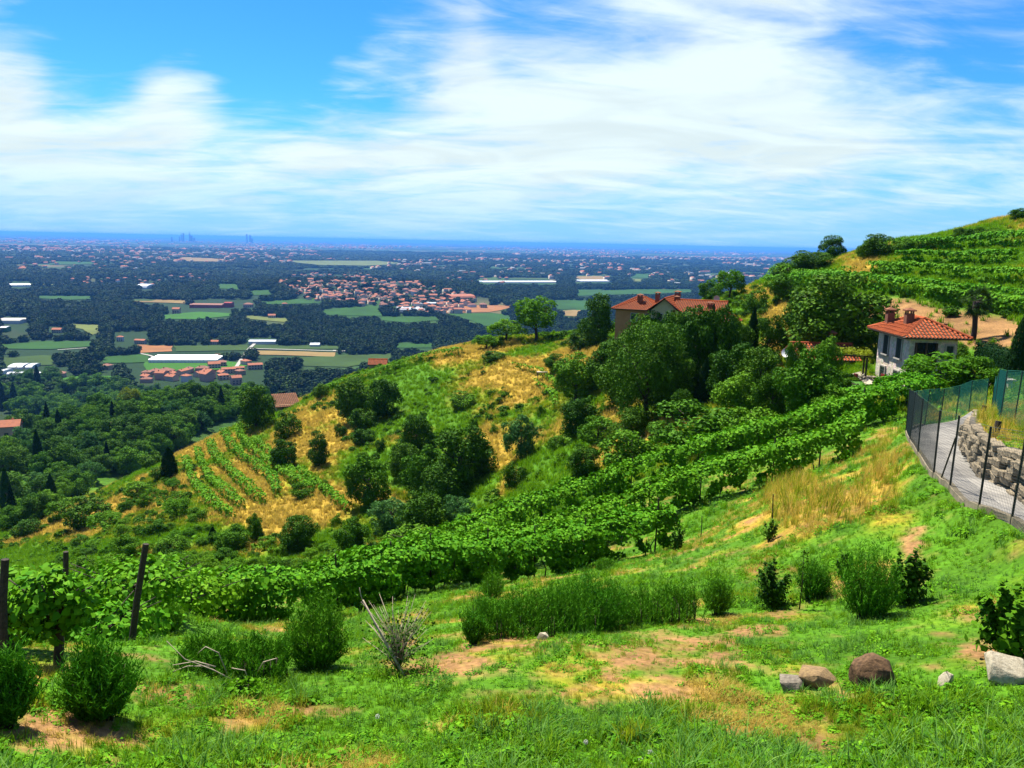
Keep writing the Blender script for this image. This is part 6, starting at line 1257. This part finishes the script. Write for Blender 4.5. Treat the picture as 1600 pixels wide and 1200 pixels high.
got1 = village(V1, 150, 21, PF, 'in the village on the low rise', 'houses of the village on the rise', 1, 1.25)
village([(212, 590), (230, 584), (280, 582), (322, 580), (322, 596), (270, 598), (215, 598)], 14, 15, PN, 'in the nearest hamlet, left part', 'houses of the nearest hamlet', 2, .9)
village([(322, 572), (360, 568), (415, 572), (415, 596), (370, 600), (322, 598)], 13, 15, PN, 'in the nearest hamlet, right part', 'houses of the nearest hamlet', 3, .9)
village(VPOLY[1], 36, 40, PF, 'in the far left pinkish village', 'houses of the far left village', 4, 1.5); village(VPOLY[2], 34, 34, PF, 'in the roadside row left of village', 'houses left of the village', 5, 1.2)
village(VPOLY[3], 22, 45, PF, 'in the hamlet behind the village rise', 'houses behind the village', 6, 1.5); village(VPOLY[4], 14, 40, PF, 'beside the long white glasshouses', 'houses by the glasshouses', 7, 1.3)
for i, (px, py, sc, rz, k, l) in enumerate(((91, 590, 1.0, .3, 0, 'orange roofed house standing alone above the wood at the left'), (14, 688, .8, .4, 2, 'white walled house with an orange roof at the left edge'), (168, 577, .9, -.2, 3, 'brown roofed house half hidden in trees beside the meadow'), (188, 533, .9, .2, 1, 'low tan house at the edge of the middle wood'), (220, 537, .95, -.1, 4, 'house with a grey brown roof at the edge of the middle wood'), (336, 538, .8, .1, 5, 'small cream house by the lane at the wood edge'), (276, 490, 1.2, .1, 2, 'pink farmhouse left of the red barn'), (388, 480, 1.3, 0, 0, 'pale block house right of the red barn'), (755, 481, 1.5, .2, 3, 'lone pale block beside the brown field'), (40, 698, .5, .9, 6, 'small roofed house among the trees at the far left'), (176, 678, .45, -.3, 1, 'roof just showing in the middle of the wood'), (345, 560, .8, .2, 4, 'orange roofed farmhouse at the right end of the big greenhouse'), (425, 497, 1., .2, 5, 'farmhouse in the trees right of the pale field'), (445, 478, 1., .4, 6, 'little farmhouse left below the village'), (90, 520, 1., .1, 5, 'blue grey roofed house in the trees at the left'))):
    put_house(G(px, py, 300, 30000), rz, PN[k % len(PN)], l, 'single houses on the plain', sc)
def shed_mesh(w, d, h, rise, wm, rm, bays=1):
    mb = MB().box((0, 0, h / 2 - .5), (w, d, h + 1)); r = MB(); bw = d / bays
    for k in range(bays):
        y0 = -d / 2 + k * bw; pts = []
        for x in (-w / 2 - .2, w / 2 + .2):
            for j in range(7): a = math.pi * j / 6; pts.append((x, y0 + bw / 2 - math.cos(a) * bw * .5, h + math.sin(a) * rise))
        r.add(pts, [(j, j + 1, 8 + j, 7 + j) for j in range(6)] + [tuple(range(7)), tuple(range(13, 6, -1))])
    return mb.mesh('wall', MT[wm]), r.mesh('roof', MT[rm])
def works(x0, x1, y, d, h, rise, wm, rm, label, cat, name, bays=1, rz=None, ribs=0):
    a, b = G(x0, y, 300, 40000), G(x1, y, 300, 40000); w = np.hypot(*(b - a)[:2]); c = (a + b) / 2; c[2] = Hs(c[0], c[1]); ang = math.atan2(b[1] - a[1], b[0] - a[0]) if rz is None else rz
    t = thing(name, label, cat, c, ang, 'sheds and greenhouses on the plain'); wa, ro = shed_mesh(w, d, h, rise, wm, rm, bays); obj('wall', wa, t); obj('roof', ro, t)
    for k in range(ribs): obj('rib', MB().box((-w / 2 + (k + .5) * w / ribs, -d / 2 - .08, h / 2), (.35, .12, h)).mesh('rib', MT['metal_roof']), t)
works(240, 345, 564, 46, 4.2, 1.9, 'greenhouse', 'greenhouse', 'big white greenhouse in the green meadows', 'greenhouse', 'greenhouse', 6, None, 18)
for i, (a, b, y, d) in enumerate(((14, 66, 587, 12), (20, 32, 574, 30), (34, 42, 574, 30), (47, 57, 574, 30), (0, 9, 584, 40))):
    works(a, b, y, d, 2.6, 2., 'greenhouse', 'greenhouse', ('wide white poly tunnel at the left, in front of the three small ones', 'leftmost of three small poly tunnels', 'middle one of three small poly tunnels', 'rightmost of three small poly tunnels', 'white tunnel cut by the left edge of the picture')[i], 'greenhouse', 'greenhouse')
works(15, 47, 447, 60, 6, 2, 'greenhouse', 'greenhouse', 'white shed in the far wood at the left', 'shed', 'shed', 2); works(98, 128, 447, 50, 6, 3, 'plaster_white', 'greenhouse', 'row of white sheds along the far road', 'shed', 'shed', 3)
works(222, 239, 451, 50, 5, 10, 'greenhouse', 'greenhouse', 'white dome shaped hall left of the village', 'hall', 'hall'); works(300, 350, 480, 40, 7, 1.5, 'red_wall', 'tile_far_dark', 'long dark red farm shed left of the village', 'shed', 'shed', 2); works(352, 364, 480, 22, 11, 1.5, 'red_wall', 'red_wall', 'bright red barn at the end of the farm shed', 'barn', 'barn')
works(622, 660, 487, 70, 8, 1.2, 'plaster_white', 'metal_roof', 'grey roofed factory at the foot of the village', 'factory', 'factory', 5); works(654, 682, 478, 40, 8, 1., 'plaster_white', 'metal_roof', 'second factory hall behind the grey roofed factory', 'factory', 'factory', 2); works(698, 735, 469, 60, 9, 7, 'plaster_pink', 'tile_far', 'big orange roofed hall at the right end of the village', 'hall', 'hall', 1)
works(748, 868, 441, 90, 5, 2, 'greenhouse', 'greenhouse', 'very long white glasshouse beyond the village', 'greenhouse', 'greenhouse', 3); works(898, 955, 440, 110, 5, 2, 'greenhouse', 'greenhouse', 'long white glasshouse right of the longest one', 'greenhouse', 'greenhouse', 3)
works(0, 40, 504, 50, 6, 1.5, 'plaster_white', 'sill_stone', 'pale flat sheds at the left edge by the wood', 'shed', 'shed', 2); works(3, 14, 518, 24, 8, 1, 'lawn_green', 'greenhouse', 'green walled shed at the left edge', 'shed', 'shed'); works(390, 432, 537, 20, 5, 1.2, 'plaster_white', 'metal_roof', 'white low shed at the edge of the middle wood', 'shed', 'shed')
works(485, 500, 541, 24, 4, 1.4, 'plaster_white', 'metal_roof', 'little white roofed shed by the field road', 'shed', 'shed')
# ---- the rest of the villages and the towns beyond, too many to count
pmat('roof_grey', (.30, .31, .33), (.2, .2, .22), .2, .8)
def towns():
    rng = np.random.default_rng(33)
    def boxes(name, X, Y, W, D, Hh, mat, label, roof=None):
        n = len(X); Z = H(X, Y); a = rng.uniform(0, 3.14, n); ca, sa = np.cos(a), np.sin(a); V = []; 
        cs = [(-.5, -.5), (.5, -.5), (.5, .5), (-.5, .5)]
        for zz in (0, 1):
            for u, v in cs: V.append(np.c_[X + u * W * ca - v * D * sa, Y + u * W * sa + v * D * ca, Z + zz * Hh - (1 - zz) * 2])
        for u in (-.5, .5): V.append(np.c_[X + u * W * ca, Y + u * W * sa, Z + Hh + D * .24])
        V = np.stack(V, 1).reshape(-1, 3); o = np.arange(n)[:, None] * 10
        wf = np.concatenate([o + np.array([q]) for q in ((0, 1, 5, 4), (1, 2, 6, 5), (2, 3, 7, 6), (3, 0, 4, 7))]); rf = np.concatenate([o + np.array([q]) for q in ((4, 5, 9, 8), (6, 7, 8, 9))])
        me = to_mesh(name, V, np.r_[wf, rf], MT[mat]); me.materials.append(MT[roof or mat]); mi = np.zeros(len(me.polygons), np.int32); mi[len(wf):] = 1; me.polygons.foreach_set('material_index', mi); me.update(); tag(obj(name, me), label, 'buildings', None, 'stuff')
    pts = []
    while len(pts) < 230:
        x, y = rng.uniform(432, 742), rng.uniform(428, 492)
        if inpoly(np.array([x]), np.array([y]), V1)[0]: pts.append(G(x, y, 900, 9000))
    pts = np.array(pts); n = len(pts); boxes('village_buildings', pts[:, 0], pts[:, 1], rng.uniform(9, 18, n), rng.uniform(8, 12, n), rng.uniform(5, 10, n), 'plaster_cream', 'smaller tiled houses crowding the village on the rise', 'tile_far')
    n = 7000; a = rng.uniform(-.62, .62, n); r = np.sqrt(rng.uniform(3600 ** 2, 30000 ** 2, n)); r = 3600 + (r - 3600) * rng.uniform(.2, 1, n); X, Y = np.sin(a) * r, np.cos(a) * r
    t = fbm(X / 1500., Y / 1500., 95, 4) + .10 * (fbm(X / 300., Y / 300., 7, 2) - .5); m = t > .55; px, py, _ = proj(np.c_[X, Y, np.full(n, PLAIN)])
    for poly in FPOLY: m &= ~inpoly(px, py, poly)
    X, Y, r = X[m], Y[m], r[m]; n = len(X); k = rng.random(n); g = 1 + r / 16000
    for q, (mt, rf, nm) in enumerate((('plaster_tan', 'roof_grey', 'pale'), ('plaster_cream', 'tile_far', 'tiled'), ('plaster_pink', 'tile_far', 'pinkish'))):
        s = (k > (0, .38, .75)[q]) & (k <= (.38, .75, 1.01)[q]); c = s.sum(); big = np.where(rng.random(c) < .06, 3., 1.); boxes('distant_town', X[s], Y[s], rng.uniform(12, 30, c) * g[s] * big, rng.uniform(10, 18, c) * g[s], rng.uniform(6, 16, c) * (1 + .5 * (rng.random(c) < .05)) * np.sqrt(g[s]), mt, nm + ' buildings of the towns scattered over the far plain', rf)
    print('houses', HN[0], 'town', n)
towns()
# ---- the city skyline on the horizon
pmat('tower', (.20, .22, .26), (.16, .18, .22), .01, .4)
def skyline():
    names = ('tower at the left end of the city skyline', 'second tower from the left on the skyline', 'slim tower in the middle of the left cluster', 'tallest tower of the left skyline cluster', 'pointed tower right of the tallest one', 'broad tower in the left skyline cluster', 'low tower at the right end of the left cluster', 'left one of the pair of towers on the horizon', 'right one of the pair of towers on the horizon', 'short tower beside the pair on the horizon')
    for i, (px, h, w, k) in enumerate(((269, 130, 34, 0), (281, 150, 34, 1), (284, 210, 30, 2), (287, 240, 36, 1), (297, 230, 34, 2), (300, 180, 46, 0), (304, 120, 50, 0), (386, 250, 42, 1), (391, 225, 38, 0), (394, 140, 34, 0))):
        d = ray(px, 380)[0]; r = 24500; t = thing('skyscraper', names[i], 'tower', (d[0] * r, d[1] * r, PLAIN - 2), .3 * i, 'skyline towers'); mb = MB(); n = 10; rg = [(0, 1.), (.5, .98), (.85, .86 if k else .98), (1., .6 if k else .97)]
        for z, s in rg: mb.v += [(math.cos(q * 6.283 / 4 + .785) * w * .7 * s, math.sin(q * 6.283 / 4 + .785) * w * .7 * s, h * z) for q in range(4)]
        mb.f += [(a * 4 + q, a * 4 + (q + 1) % 4, a * 4 + 4 + (q + 1) % 4, a * 4 + 4 + q) for a in range(3) for q in range(4)] + [(12, 13, 14, 15)]; obj('shaft', mb.mesh('shaft', MT['tower']), t)
        if k == 2: obj('spire', MB().tube([(0, 0, h), (0, 0, h * 1.3)], [6, 1.5], 6).mesh('spire', MT['tower']), t)
skyline()
